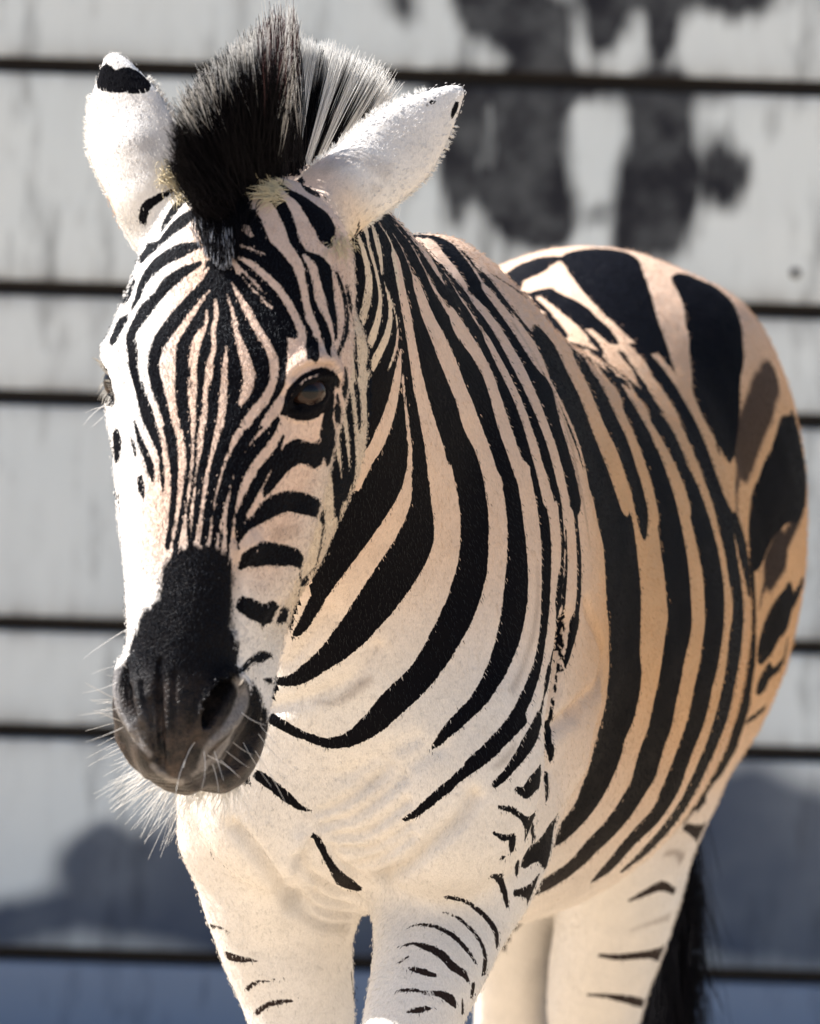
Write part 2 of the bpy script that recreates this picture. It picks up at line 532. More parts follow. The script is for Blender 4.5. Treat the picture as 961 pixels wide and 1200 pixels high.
def ellip(c, rad, axes=None):
    c = np.asarray(c, float); rad = np.asarray(rad, float)
    A = np.eye(3) if axes is None else np.array([nrm(a) for a in axes])

    def f(p):
        q = (p - c) @ A.T
        k0 = np.sqrt(((q / rad) ** 2).sum(-1)) + 1e-9
        k1 = np.sqrt(((q / rad ** 2) ** 2).sum(-1)) + 1e-9
        return k0 * (k0 - 1.0) / k1
    m = rad.max()
    return f, c - m, c + m


def chain(pts, rads):
    """tapered tube through points"""
    pts = [np.asarray(p, float) for p in pts]

    def f(p):
        best = None
        for a, b, ra, rb in zip(pts[:-1], pts[1:], rads[:-1], rads[1:]):
            ab = b - a
            t = np.clip(((p - a) @ ab) / (ab @ ab), 0, 1)
            d = np.linalg.norm(p - a - t[:, None] * ab, axis=1) - (ra + (rb - ra) * t)
            best = d if best is None else np.minimum(best, d)
        return best
    m = max(rads)
    return f, np.min(pts, 0) - m, np.max(pts, 0) + m


def smin(a, b, k):
    h = np.clip(0.5 + 0.5 * (b - a) / k, 0, 1)
    return b + (a - b) * h - k * h * (1 - h)


PRIMS = []   # (kind, f, lo, hi, k)


def add(prim, k=0.03):
    PRIMS.append(('add', *prim, k))


def cut(prim, k=0.01):
    PRIMS.append(('cut', *prim, k))


def field(p):
    v = np.full(len(p), 0.5)
    for kind, f, lo, hi, k in PRIMS:
        m = k + 0.03
        s = np.nonzero(np.all((p > lo - m) & (p < hi + m), axis=1))[0]
        if not len(s):
            continue
        d = f(p[s])
        if kind == 'add':
            v[s] = smin(v[s], d, k)
        else:
            v[s] = -smin(-v[s], d, k)
    return v


# body frame
YAW = R(12.5)
FW = np.array([-math.sin(YAW), -math.cos(YAW), 0.0])      # the way the zebra faces
LF = np.array([math.cos(YAW), -math.sin(YAW), 0.0])       # its left (right in the picture)
UPZ = np.array([0, 0, 1.0])
CHEST = P(405, 880, 7.02)
BO = np.array([CHEST[0], CHEST[1], 0.0])

#           s     side   zc    hw    up    down  n
trunk = [(0.000, 0.00, 0.93, 0.020, 0.03, 0.03, 2.0),
         (0.015, 0.00, 0.93, 0.070, 0.09, 0.08, 2.0),
         (0.060, 0.00, 0.94, 0.120, 0.18, 0.16, 2.0),
         (0.140, 0.00, 0.95, 0.148, 0.28, 0.22, 2.0),
         (0.240, 0.00, 0.96, 0.168, 0.395, 0.26, 1.72),
         (0.350, 0.00, 0.96, 0.195, 0.408, 0.285, 1.65),
         (0.500, 0.00, 0.95, 0.230, 0.372, 0.30, 1.72),
         (0.680, 0.00, 0.94, 0.254, 0.330, 0.305, 1.9),
         (0.850, 0.00, 0.95, 0.245, 0.310, 0.31, 2.0),
         (1.000, 0.00, 0.98, 0.218, 0.325, 0.30, 2.15),
         (1.140, 0.00, 1.01, 0.212, 0.333, 0.29, 2.25),
         (1.280, 0.00, 1.03, 0.200, 0.285, 0.26, 2.15),
         (1.380, 0.00, 1.05, 0.160, 0.195, 0.19, 2.0),
         (1.450, 0.00, 1.06, 0.100, 0.11, 0.10, 2.0),
         (1.475, 0.00, 1.06, 0.030, 0.03, 0.03, 2.0)]
add(loft(BO, -FW, LF, UPZ, trunk), 0.05)


def body(s, l, z):
    return BO - FW * s + LF * l + UPZ * z


# haunches (thigh muscle)
for sgn in (1, -1):
    add(ellip(body(1.19, 0.128 * sgn, 1.02), (0.110, 0.19, 0.27), (LF, FW, UPZ)), 0.07)
    # shoulder blade and upper arm
    add(ellip(body(0.19, 0.105 * sgn, 0.93), (0.068, 0.13, 0.25), (LF, FW, UPZ)), 0.09)
    # breast muscle
    add(ellip(body(0.07, 0.085 * sgn, 0.86), (0.085, 0.075, 0.12), (LF, FW, UPZ)), 0.05)


def leg(pts, k=0.045):
    """pts: (u, v, d, half_width, half_depth) or world point rows from top to bottom"""
    rows = []
    for r in pts:
        c, hw, hf, hb = np.asarray(r[0]), r[1], r[2], r[3]
        rows.append((-c[2], c @ LF, c @ FW, hw, hf, hb, 2.0))
    add(loft((0, 0, 0), -UPZ, LF, FW, rows), k)


def atz(u, v, d):
    return P(u, v, d)


FORE_L = [(P(500, 905, 7.20), 0.085, 0.10, 0.11),
          (P(520, 985, 7.20), 0.092, 0.09, 0.11),
          (P(523, 1040, 7.17), 0.077, 0.08, 0.10),
          (P(512, 1105, 7.13), 0.063, 0.072, 0.085),
          (P(483, 1200, 7.08), 0.050, 0.055, 0.065),
          (P(462, 1290, 7.05), 0.042, 0.046, 0.046)]
FORE_R = [(P(310, 900, 7.20), 0.085, 0.10, 0.11),
          (P(308, 985, 7.24), 0.084, 0.09, 0.11),
          (P(325, 1050, 7.27), 0.078, 0.085, 0.10),
          (P(333, 1110, 7.29), 0.068, 0.074, 0.09),
          (P(353, 1200, 7.30), 0.053, 0.058, 0.068),
          (P(366, 1290, 7.30), 0.043, 0.046, 0.048)]
for L in (FORE_L, FORE_R):
    k0 = L[-1][0]                                   # carpal joint
    kz = k0[2]
    L += [(np.array([k0[0], k0[1] + 0.005, kz - 0.05]), 0.041, 0.045, 0.04),
          (np.array([k0[0], k0[1] + 0.02, kz - 0.12]), 0.027, 0.030, 0.034),
          (np.array([k0[0], k0[1] + 0.03, 0.16]), 0.026, 0.028, 0.034),
          (np.array([k0[0], k0[1] + 0.03, 0.115]), 0.033, 0.034, 0.040),
          (np.array([k0[0], k0[1] + 0.015, 0.07]), 0.030, 0.032, 0.030),
          (np.array([k0[0], k0[1] + 0.0, 0.045]), 0.040, 0.045, 0.036),
          (np.array([k0[0], k0[1] - 0.01, 0.002]), 0.050, 0.058, 0.045)]
    leg(L, 0.03)

HIND_L = [(P(790, 770, 8.16), 0.05, 0.10, 0.08),
          (P(790, 820, 8.17), 0.08, 0.17, 0.15),
          (P(768, 900, 8.18), 0.082, 0.165, 0.16),
          (P(738, 1000, 8.20), 0.070, 0.125, 0.13),
          (P(720, 1080, 8.24), 0.066, 0.09, 0.10),
          (P(696, 1190, 8.32), 0.053, 0.062, 0.075)]
HIND_R = [(P(610, 770, 8.10), 0.05, 0.10, 0.08),
          (P(608, 820, 8.12), 0.09, 0.17, 0.15),
          (P(602, 900, 8.16), 0.090, 0.160, 0.16),
          (P(600, 1000, 8.24), 0.070, 0.115, 0.13),
          (P(601, 1080, 8.32), 0.052, 0.08, 0.10),
          (P(600, 1190, 8.42), 0.042, 0.056, 0.070)]
for L in (HIND_L, HIND_R):
    k0 = L[-1][0]
    z0 = k0[2]
    L += [(np.array([k0[0], k0[1] + 0.05, z0 - 0.06]), 0.045, 0.05, 0.062),
          (np.array([k0[0], k0[1] + 0.06, z0 - 0.13]), 0.034, 0.042, 0.045),
          (np.array([k0[0], k0[1] + 0.055, 0.16]), 0.028, 0.032, 0.036),
          (np.array([k0[0], k0[1] + 0.05, 0.115]), 0.034, 0.036, 0.042),
          (np.array([k0[0], k0[1] + 0.03, 0.07]), 0.031, 0.033, 0.031),
          (np.array([k0[0], k0[1] + 0.015, 0.045]), 0.040, 0.045, 0.036),
          (np.array([k0[0], k0[1] + 0.005, 0.002]), 0.048, 0.056, 0.045)]
    leg(L, 0.022)

for d_ in np.arange(6.96, 7.50, 0.02):                        # the gap between the forelegs
    cut(chain([P(425, 1066, d_), P(426, 1105, d_), P(425, 1150, d_), P(421, 1200, d_), P(418, 1300, d_)], [0.006, 0.0105, 0.009, 0.005, 0.012]), 0.006)

# ---- neck: from the shoulders to behind the poll
N0 = body(0.30, 0.0, 1.06)
N1 = P(318, 330, 6.80)
NA = nrm(N1 - N0); NL = np.linalg.norm(N1 - N0)
NS = nrm(np.cross(NA, UPZ)) ; NS = NS if NS @ LF > 0 else -NS
NU = nrm(np.cross(NS, NA)); NU = NU if NU[2] > 0 else -NU
neck = [(-0.24, 0, 0, 0.05, 0.07, 0.08, 2.0),
        (-0.18, 0, 0, 0.11, 0.15, 0.20, 2.0),
        (-0.06, 0, 0, 0.155, 0.235, 0.30, 1.9),
        (0.08, 0, 0, 0.158, 0.245, 0.31, 1.9),
        (0.22, 0, 0, 0.138, 0.215, 0.25, 1.9),
        (NL * 0.75, 0, 0, 0.105, 0.175, 0.17, 2.0),
        (NL, 0, 0, 0.085, 0.13, 0.11, 2.0),
        (NL + 0.04, 0, 0, 0.05, 0.08, 0.07, 2.0)]
add(loft(N0, NA, NS, NU, neck), 0.10)

# ---- head frame
HY, HP = R(23), R(21)
HF = np.array([-math.sin(HY), -math.cos(HY), 0.0])
HA = -UPZ * math.cos(HP) + HF * math.sin(HP)               # down the face
HN = HF * math.cos(HP) + UPZ * math.sin(HP)                # out of the forehead
HL = np.array([math.cos(HY), -math.sin(HY), 0.0])          # its left
HO = P(272, 215, 6.62)                                      # poll, at the skin


def hd(t, l, n):
    return HO + HA * t + HL * l + HN * n


# upper head: n measured from face plane; centre set behind it
skull = [(-0.02, 0, -0.075, 0.055, 0.05, 0.05, 2.0),
         (0.010, -.004, -0.075, 0.086, 0.070, 0.07, 2.0),
         (0.070, -.004, -0.075, 0.103, 0.082, 0.08, 2.2),
         (0.145, -.004, -0.075, 0.110, 0.083, 0.08, 2.4),
         (0.210, -.002, -0.075, 0.103, 0.078, 0.08, 2.4),
         (0.290, 0, -0.078, 0.084, 0.074, 0.08, 2.4),
         (0.365, .004, -0.080, 0.064, 0.070, 0.07, 2.4),
         (0.430, .008, -0.080, 0.053, 0.066, 0.06, 2.4),
         (0.490, .008, -0.078, 0.046, 0.062, 0.06, 2.3),
         (0.528, .010, -0.078, 0.034, 0.050, 0.055, 2.2),
         (0.548, .011, -0.078, 0.022, 0.032, 0.04, 2.0)]
add(loft(HO, HA, HL, HN, skull), 0.03)
jaw = [(0.04, 0, -0.17, 0.05, 0.05, 0.04, 2.0),
       (0.09, 0, -0.17, 0.078, 0.07, 0.085, 2.2),
       (0.18, 0, -0.165, 0.084, 0.08, 0.11, 2.4),
       (0.27, 0, -0.155, 0.074, 0.07, 0.095, 2.4),
       (0.34, 0, -0.150, 0.060, 0.06, 0.068, 2.2),
       (0.41, .006, -0.150, 0.050, 0.05, 0.050, 2.2),
       (0.48, .012, -0.150, 0.044, 0.045, 0.052, 2.2),
       (0.515, .014, -0.150, 0.034, 0.035, 0.040, 2.0),
       (0.53, .014, -0.150, 0.020, 0.02, 0.022, 2.0)]
add(loft(HO, HA, HL, HN, jaw), 0.025)
for sgn in (1, -1):
    add(ellip(hd(0.16, 0.084 * sgn, -0.062), (0.055, 0.026, 0.034), (HA, HL, HN)), 0.025)     # brow / orbit
    add(ellip(hd(0.27, 0.070 * sgn, -0.105), (0.09, 0.018, 0.016), (HA, HL, HN)), 0.03)        # facial crest
    add(ellip(hd(0.475, 0.008 + 0.036 * sgn, -0.066), (0.040, 0.020, 0.032), (HA, HL, HN)), 0.02)      # nostril wing


def ear(base, tip, side, wid, thick, out):
    """leaf-shaped cup from base to tip; out = direction its rounded back faces"""
    A = tip - base; Ln = np.linalg.norm(A); A = A / Ln
    o = nrm(out - (out @ A) * A); s = np.cross(A, o)
    rows = [(-0.03, 0, 0, 0.42 * wid, thick, thick, 2.0), (0.0, 0, 0, 0.55 * wid, thick * 1.05, thick, 2.0),
            (0.25 * Ln, 0, 0, 0.90 * wid, thick, thick, 2.0), (0.45 * Ln, 0, 0, 1.0 * wid, thick * .9, thick, 2.0),
            (0.68 * Ln, 0, 0, 0.80 * wid, thick * .75, thick, 2.0), (0.84 * Ln, 0, 0, 0.50 * wid, thick * .55, thick * .8, 2.0),
            (0.95 * Ln, 0, 0, 0.26 * wid, thick * .35, thick * .5, 2.0), (1.0 * Ln, 0, 0, 0.10 * wid, thick * .2, thick * .2, 2.0)]
    add(loft(base, A, s, o, rows), 0.02)
    hol = [(0.28 * Ln, 0, -thick * 1.1, 0.3 * wid, thick * .9, thick, 2.0), (0.5 * Ln, 0, -thick * 1.1, 0.82 * wid, thick * 1.45, thick, 2.0),
           (0.7 * Ln, 0, -thick * 1.1, 0.66 * wid, thick * 1.35, thick, 2.0), (0.88 * Ln, 0, -thick * 1.1, 0.33 * wid, thick * 1.15, thick, 2.0),
           (0.94 * Ln, 0, -thick * 1.1, 0.05 * wid, thick * .9, thick, 2.0)]
    cut(loft(base, A, s, o, hol), 0.006)
    return A, s, o


VIEW = np.array([0.0, -1.0, 0.07])
EAR_R = ear(P(176, 240, 6.70), P(131, 62, 6.70), None, 0.045, 0.018, VIEW + np.array([-0.35, 0, 0]))
EAR_L = ear(P(388, 244, 6.72), P(541, 104, 6.78), None, 0.040, 0.018, VIEW + np.array([0.2, 0, 0]))
# fleshy ear roots
add(chain([P(190, 262, 6.73), P(178, 225, 6.70), P(160, 180, 6.70)], [0.030, 0.034, 0.026]), 0.03)
add(chain([P(362, 262, 6.73), P(388, 232, 6.73), P(420, 208, 6.74)], [0.034, 0.034, 0.024]), 0.03)


# ------------------------------------------------------------------ placing details on the skin built so far
def ray(u, v):
    return nrm(P(u, v, 7.0) - CP)


def hit(u, v, d0=6.25, d1=8.9):
    """first place where the ray through a photograph pixel meets the skin"""
    ds = np.arange(d0, d1, 0.008)
    f = field(np.array([P(u, v, d) for d in ds]))
    i = np.nonzero(f < 0)[0]
    if not len(i):
        return None
    i = i[0]
    a, b = ds[max(i - 1, 0)], ds[i]
    for _ in range(14):
        m = 0.5 * (a + b)
        if field(np.array([P(u, v, m)]))[0] < 0:
            b = m
        else:
            a = m
    return P(u, v, b)


def normal_at(p, e=0.004):
    q = np.array([p + e * d for d in np.eye(3)] + [p - e * d for d in np.eye(3)])
    f = field(q)
    return nrm(f[:3] - f[3:])


HM = HL          # the head's mirror plane
def mirror_head(p, off=0.0):
    q = np.asarray(p, float)
    return q - 2 * (((q - HO) @ HM) - off)[..., None] * HM if q.ndim > 1 else q - 2 * ((q - HO) @ HM - off) * HM


# eye on the animal's left, and its twin
EYE_P = hit(362, 459)
EYE_N = nrm(normal_at(EYE_P, 0.012) + 0.25 * HF)
EYE_R = 0.0205
lid_up = [(334, 478), (341, 465), (352, 451), (367, 443), (382, 440), (391, 443)]
lid_lo = [(334, 480), (345, 478), (358, 475), (371, 468), (382, 456), (391, 444)]
lid_roll = [(336, 484), (348, 487), (362, 485), (375, 476), (386, 461)]
lid_up3 = [hit(*q) for q in lid_up]
lid_lo3 = [hit(*q) for q in lid_lo]
lid_roll3 = [hit(*q) for q in lid_roll]
brow3 = [hit(*q) for q in [(337, 448), (350, 430), (368, 421), (386, 424), (396, 438)]]
EYES = []
for mir in (False, True):
    g = (lambda p: mirror_head(p)) if mir else (lambda p: np.asarray(p))
    gn = (lambda v: v - 2 * (v @ HM) * HM) if mir else (lambda v: v)
    n = gn(EYE_N)
    up = nrm(-HA - (-HA @ n) * n)
    sd = np.cross(up, n)
    c = g(EYE_P) - n * (EYE_R - 0.0040)
    EYES.append((c, n, up, sd))
    cut(ellip(g(EYE_P) + n * 0.002, (0.0215, 0.0165, 0.017), (sd, up, n)), 0.006)
    add(chain([g(p) + n * 0.001 for p in brow3], [0.004, 0.007, 0.008, 0.007, 0.004]), 0.012)
    add(chain([g(p) + n * 0.0025 for p in lid_up3], [0.002, 0.0035, 0.0042, 0.0045, 0.004, 0.002]), 0.005)
    add(chain([g(p) - n * 0.0005 for p in lid_lo3], [0.002, 0.0028, 0.003, 0.003, 0.0028, 0.002]), 0.003)
    add(chain([g(p) + n * 0.0005 for p in lid_roll3], [0.002, 0.0035, 0.004, 0.0038, 0.002]), 0.003)

# nostrils, lips
def hit_in(u, v):
    """like hit(), sliding inwards from the outline when the pixel just misses"""
    for k in range(0, 40, 2):
        p = hit(u + k, v)
        if p is not None and p[1] < 6.9:
            return p


NOSE = [([(243, 848), (250, 828), (259, 811), (268, 799)], [(254, 801), (264, 792), (277, 794), (284, 806), (282, 826), (274, 844), (262, 857), (247, 870)],
         [(236, 852), (238, 832), (246, 813), (256, 799)], 1.0),
        ([(147, 783), (150, 800), (154, 820), (158, 838)], [(148, 774), (141, 778), (139, 792), (139, 808), (142, 826), (148, 842), (156, 856)],
         [(154, 776), (160, 798), (164, 820), (168, 842)], -1.0)]
mouth_line = [hit(*q) for q in [(214, 919), (236, 914), (256, 902), (274, 885), (290, 862), (300, 838)]]
ridge = [hit(*q) for q in [(187, 800), (187, 840), (188, 880), (193, 908)]]
lipfold = [hit(*q) for q in [(262, 862), (247, 872), (238, 886), (232, 902)]]
nose_prims = []
for line, rim, inn, sg in NOSE:
    L3, R3, I3 = [[hit_in(*q) for q in w_] for w_ in (line, rim, inn)]
    n = nrm(normal_at(L3[1], 0.01))
    nose_prims.append((L3, R3, I3, n, nrm(-n - HL * 0.5 * sg - HA * 0.3), sg))
for L3, R3, I3, n, inw, sg in nose_prims:
    add(ellip(hd(0.508, 0.008 + 0.022 * sg, -0.083), (0.028, 0.016, 0.022), (HA, HL, HN)), 0.02)          # upper lip
    rr_ = [.003, .006, .0075, .008, .0075, .006, .005, .002][:len(R3)]
    add(chain([p + n * 0.001 for p in R3], [r * (1.0 if sg > 0 else 0.7) for r in rr_]), 0.008)
    add(chain([p + n * 0.0005 for p in I3], [.002, .0045, .0045, .003]), 0.010)
    w_ = 1.0 if sg > 0 else 0.62
    for dep, sc in ((0.0, 1.0), (0.008, 1.05), (0.018, 0.95), (0.028, 0.7)):
        cut(chain([p + inw * dep for p in L3], [.0055 * sc * w_, .0095 * sc * w_, .0105 * sc * w_, .007 * sc * w_]), 0.003)
for mir in (False, True):
    g = (lambda p: mirror_head(p, 0.008)) if mir else (lambda p: np.asarray(p))
    cut(chain([g(p) for p in mouth_line], [.003, .006, .0075, .0085, .0075, .004]), 0.003)
    cut(chain([g(p) - HN * 0.012 + HA * 0.002 for p in mouth_line], [.003, .006, .008, .009, .008, .004]), 0.003)
    add(chain([g(p) for p in lipfold], [.002, .004, .004, .002]), 0.008)
cut(chain([p + HN * 0.0005 for p in ridge], [.002, .004, .004, .003]), 0.008)

# tail dock, part of the body
TAIL0 = body(1.40, 0.0, 1.20)
TAILP = [TAIL0, body(1.50, 0.0, 1.14), body(1.535, 0.01, 1.00), P(790, 960, 8.50), P(786, 1050, 8.50), P(784, 1100, 8.50)]
add(chain(TAILP, [0.045, 0.035, 0.026, 0.020, 0.015, 0.010]), 0.03)

V, Q = surface(GRID)
V, Q = keep_largest(V, Q)
V = smooth_verts(V, Q, 2)


def refine(V, Q, mask):
    """split the quads of a region in four and smooth them"""
    sel = mask[Q].all(1)
    A = Q[sel]; keep = Q[~sel]
    E = np.concatenate([A[:, [0, 1]], A[:, [1, 2]], A[:, [2, 3]], A[:, [3, 0]]])
    Es = np.sort(E, axis=1)
    U, inv, cnt = np.unique(Es, axis=0, return_inverse=True, return_counts=True)
    inv = inv.reshape(4, -1).T
    n0 = len(V)
    mid = V[U].mean(1); cen = V[A].mean(1)
    mi = n0 + inv; ci = n0 + len(U) + np.arange(len(A))
    V2 = np.vstack([V, mid, cen])
    q = [np.stack([A[:, k], mi[:, k], ci, mi[:, k - 1]], 1) for k in range(4)]
    sub = np.concatenate(q)
    free = np.ones(len(V2), bool)
    free[:n0] = False
    free[np.unique(A)] = True
    bd = np.nonzero(cnt == 1)[0]
    free[n0 + bd] = False
    free[U[bd].ravel()] = False
    Ed = np.unique(np.sort(np.concatenate([sub[:, [0, 1]], sub[:, [1, 2]], sub[:, [2, 3]], sub[:, [3, 0]]]), axis=1), axis=0)
    deg = np.bincount(Ed.ravel(), minlength=len(V2)).astype(float) + 1e-9
    for lam in (0.5, -0.51, 0.5, -0.51):
        s_ = np.stack([np.bincount(Ed[:, 0], V2[Ed[:, 1], i], len(V2)) + np.bincount(Ed[:, 1], V2[Ed[:, 0], i], len(V2)) for i in range(3)], 1)
        V2 = np.where(free[:, None], V2 + lam * (s_ / deg[:, None] - V2), V2)
    return V2, np.concatenate([keep, sub])


_hq = V - HO
_m = (_hq @ HA > 0.02) & (_hq @ HA < 0.60) & (V[:, 1] < 6.84) & (_hq @ HN > -0.24)
V, Q = refine(V, Q, _m)
body_me = mesh_np('body', V, Q)


def vert_normals(me):
    n = np.empty(len(me.vertices) * 3, np.float32)
    me.vertices.foreach_get('normal', n)
    return n.reshape(-1, 3).astype(float)


body_ob = bpy.data.objects.new('body', body_me)
COL.objects.link(body_ob)
bpy.context.view_layer.update()
bvh = BVHTree.FromObject(body_ob, bpy.context.evaluated_depsgraph_get())
CV = Vector(CP)


def lift(u, v):
    d = Vector(ray(u, v))
    p, n, i, t = bvh.ray_cast(CV, d)
    if p is None:
        return None
    return np.array(p), np.array(n)


def resample(pts, step=5.0):
    pts = np.array(pts, float)
    if len(pts) == 1:
        pts = np.array([pts[0] - [0.5, 0, 0], pts[0] + [0.5, 0, 0]])
    k = np.vstack([2 * pts[0] - pts[1], pts, 2 * pts[-1] - pts[-2]])
    out = []
    for i in range(1, len(k) - 2):
        p0, p1, p2, p3 = k[i - 1:i + 3]
        n = max(1, int(np.hypot(*(p2 - p1)[:2]) / step))
        for j in range(n):
            t = j / n
            out.append(0.5 * ((2 * p1) + (-p0 + p2) * t + (2 * p0 - 5 * p1 + 4 * p2 - p3) * t * t + (-p0 + 3 * p1 - 3 * p2 + p3) * t ** 3))
    out.append(pts[-1])
    return np.array(out)


# tiles in which the markings were measured: x offset, y offset, enlargement
TILES = {'T1': (80, 0, 3.844), 'T2': (300, 0, 3.844), 'T3': (100, 200, 3.844), 'T4': (250, 200, 3.844),
         'T5': (100, 450, 3.844), 'T6': (220, 450, 3.844), 'T7': (100, 680, 3.844), 'T8': (220, 680, 3.844),
         'N1': (400, 230, 3.203), 'RR': (650, 260, 3.203), 'CC': (300, 560, 3.203), 'DD': (550, 560, 3.203),
         'EE': (661, 560, 3.203), 'HH': (180, 840, 3.203), 'LL': (400, 840, 3.203), 'GG': (600, 840, 3.203),
         'RQ': (650, 260, 3.203), 'EQ': (661, 560, 3.203), 'PX': (0, 0, 1.0)}
# measured widths run a little wide for the light bands and a little narrow for the dark ones
WIDTH = {('EQ', 0): 1.08, ('T3', 1): .76, ('T4', 1): .78, ('T5', 0): 1.15, ('N1', 1): .81, ('RR', 1): .78, ('RR', 0): 1.1, ('EE', 0): 1.17, ('GG', 0): 1.14, ('CC', 0): 1.04, ('DD', 0): 1.06, ('T6', 0): 1.05}


def stroke3d(tile, pts, guard=3.2, horizontal=False):
    """lift a measured marking onto the skin: runs of (point, normal, half width)"""
    ox, oy, f = TILES[tile]
    q = resample([(ox + x / f, oy + y / f, w / f) for x, y, w in pts])
    runs, cur = [], []
    for i, (u, v, w) in enumerate(q):
        a = q[max(i - 1, 0)]; b = q[min(i + 1, len(q) - 1)]
        t = np.array([b[0] - a[0], b[1] - a[1]]); t = t / (np.hypot(*t) + 1e-9)
        n2 = np.array([-t[1], t[0]])
        if horizontal:                                   # width was read along the row
            w = w * max(abs(t[1]), 0.35)
        h = lift(u, v)
        if h is None:
            if cur:
                runs.append(cur); cur = []
            continue
        p, n = h
        sc = np.linalg.norm(p - CP) / FPX
        hw = max(w, 0.5) * 0.5 * sc
        wid = []
        for sg in (-1, 1):
            e = lift(u + n2[0] * w * 0.5 * sg, v + n2[1] * w * 0.5 * sg)
            if e is not None:
                dd = np.linalg.norm(e[0] - p)
                if dd < guard * hw + 0.001:
                    wid.append(dd)
        if wid:
            hw = max(hw, float(np.mean(wid)))
        if cur and np.linalg.norm(p - cur[-1][0]) > 0.03:
            runs.append(cur); cur = []
        cur.append((p, n, hw))
    if cur:
        runs.append(cur)
    return runs


class Paint:
    """signed distance of every skin point to a set of markings lying on the skin"""

    def __init__(self, V, N):
        self.V, self.N = V, N
        o = np.argsort(V[:, 1])
        self.o = o; self.ys = V[o, 1]

    def near(self, lo, hi):
        a, b = np.searchsorted(self.ys, [lo[1], hi[1]])
        s = self.o[a:b]
        v = self.V[s]
        return s[np.all((v > lo) & (v < hi), axis=1)]

    def dist(self, run, pad=0.012):
        P_ = np.array([r[0] for r in run]); n_ = np.array([r[1] for r in run]); w_ = np.array([r[2] for r in run])
        if len(P_) == 1:
            P_ = np.vstack([P_, P_ + 1e-5]); n_ = np.vstack([n_, n_]); w_ = np.append(w_, w_)
        ids, vals = [], []
        step = 6
        for i in range(0, len(P_) - 1, step):
            j = min(i + step, len(P_) - 1)
            m = w_[i:j + 1].max() + pad
            s = self.near(P_[i:j + 1].min(0) - m, P_[i:j + 1].max(0) + m)
            if not len(s):
                continue
            best = np.full(len(s), -1.0)
            pv = self.V[s]; nv = self.N[s]
            for k in range(i, j):
                a, b = P_[k], P_[k + 1]
                ab = b - a
                t = np.clip(((pv - a) @ ab) / (ab @ ab + 1e-12), 0, 1)
                d = np.linalg.norm(pv - a - t[:, None] * ab, axis=1)
                val = w_[k] + (w_[k + 1] - w_[k]) * t - d
                if k == 0 or k == len(P_) - 2:                 # square ends
                    L_ = np.linalg.norm(ab) + 1e-9
                    al = ((pv - a) @ ab) / L_
                    if k == 0:
                        val = np.minimum(val, al + 0.0015)
                    if k == len(P_) - 2:
                        val = np.minimum(val, L_ - al + 0.0015)
                val = np.where(nv @ n_[k] > -0.25, val, -1.0)
                best = np.maximum(best, val)
            ids.append(s); vals.append(best)
        if not ids:
            return np.zeros(0, int), np.zeros(0)
        return np.concatenate(ids), np.concatenate(vals)


def mirror_run(run, frame):
    out = []
    for p, n, w in run:
        if frame == 'h':
            q = mirror_head(p); m = n - 2 * (n @ HM) * HM
        else:
            q = p - 2 * ((p - BO) @ LF) * LF; m = n - 2 * (n @ LF) * LF
        r = bvh.find_nearest(Vector(q), 0.12)
        if r[0] is None:
            continue
        if out and np.linalg.norm(np.array(r[0]) - out[-1][0]) > 0.06:
            break
        out.append((np.array(r[0]), np.array(r[1]), w))
    return out

# ------------------------------------------------------------------ the zebra's markings
# each: tile, layer (0 dark ground, 1 light over it, 2 dark detail), frame (h head, b body), points (x, y, width)
MARKS = []


def mk(tile, layer, frame, *strokes):
    for s in strokes:
        MARKS.append((tile, layer, frame, s))


# --- temple on the sunny side, forehead
mk('T1', 2, 'h',
   [(335, 1005, 30), (345, 940, 50), (385, 905, 42), (430, 880, 30), (490, 850, 12)],
   [(380, 835, 6), (430, 817, 18), (485, 805, 12)],
   [(545, 885, 18), (490, 930, 36), (445, 995, 26), (420, 1040, 8)])
mk('T3', 0, 'h',
   [(505, 185, 32), (440, 225, 52), (390, 265, 42), (330, 330, 25), (270, 370, 36), (220, 430, 34), (196, 470, 14)],
   [(218, 480, 18), (205, 530, 26), (185, 575, 22), (140, 620, 14), (112, 660, 7)],
   [(515, 335, 30), (430, 360, 58), (350, 400, 54), (295, 450, 44), (255, 510, 32), (236, 570, 24), (210, 620, 12)],
   [(190, 660, 22), (150, 705, 36), (128, 765, 26), (120, 785, 10)],
   [(520, 415, 20), (440, 460, 50), (370, 510, 56), (330, 560, 46), (270, 630, 56), (230, 690, 46), (205, 750, 40), (215, 830, 46), (215, 880, 40), (235, 960, 36), (260, 1050, 36), (292, 1150, 36)],
   [(590, 420, 120), (620, 520, 160), (640, 640, 220), (640, 760, 260), (620, 900, 300), (610, 1010, 280)],
   [(640, 960, 50), (640, 1020, 60), (660, 1090, 90), (690, 1110, 90)],
   [(560, 500, 60), (470, 600, 70), (400, 680, 70), (340, 760, 62), (310, 850, 52), (312, 930, 56), (340, 1010, 50), (365, 1080, 50), (385, 1150, 46)],
   [(550, 590, 40), (520, 660, 56), (465, 730, 60), (440, 820, 64), (435, 920, 60), (435, 1020, 56), (450, 1150, 50)],
   [(690, 480, 60), (740, 560, 100), (800, 640, 120), (850, 740, 110), (885, 820, 52), (890, 890, 36), (880, 960, 40), (850, 1030, 46), (800, 1100, 58), (770, 1150, 52)],
   [(700, 300, 160), (760, 380, 160), (840, 460, 160), (900, 560, 140), (930, 660, 120), (930, 740, 60)],
   [(760, 780, 70), (795, 860, 70), (800, 940, 62), (775, 1010, 62), (720, 1080, 64), (690, 1150, 70)])
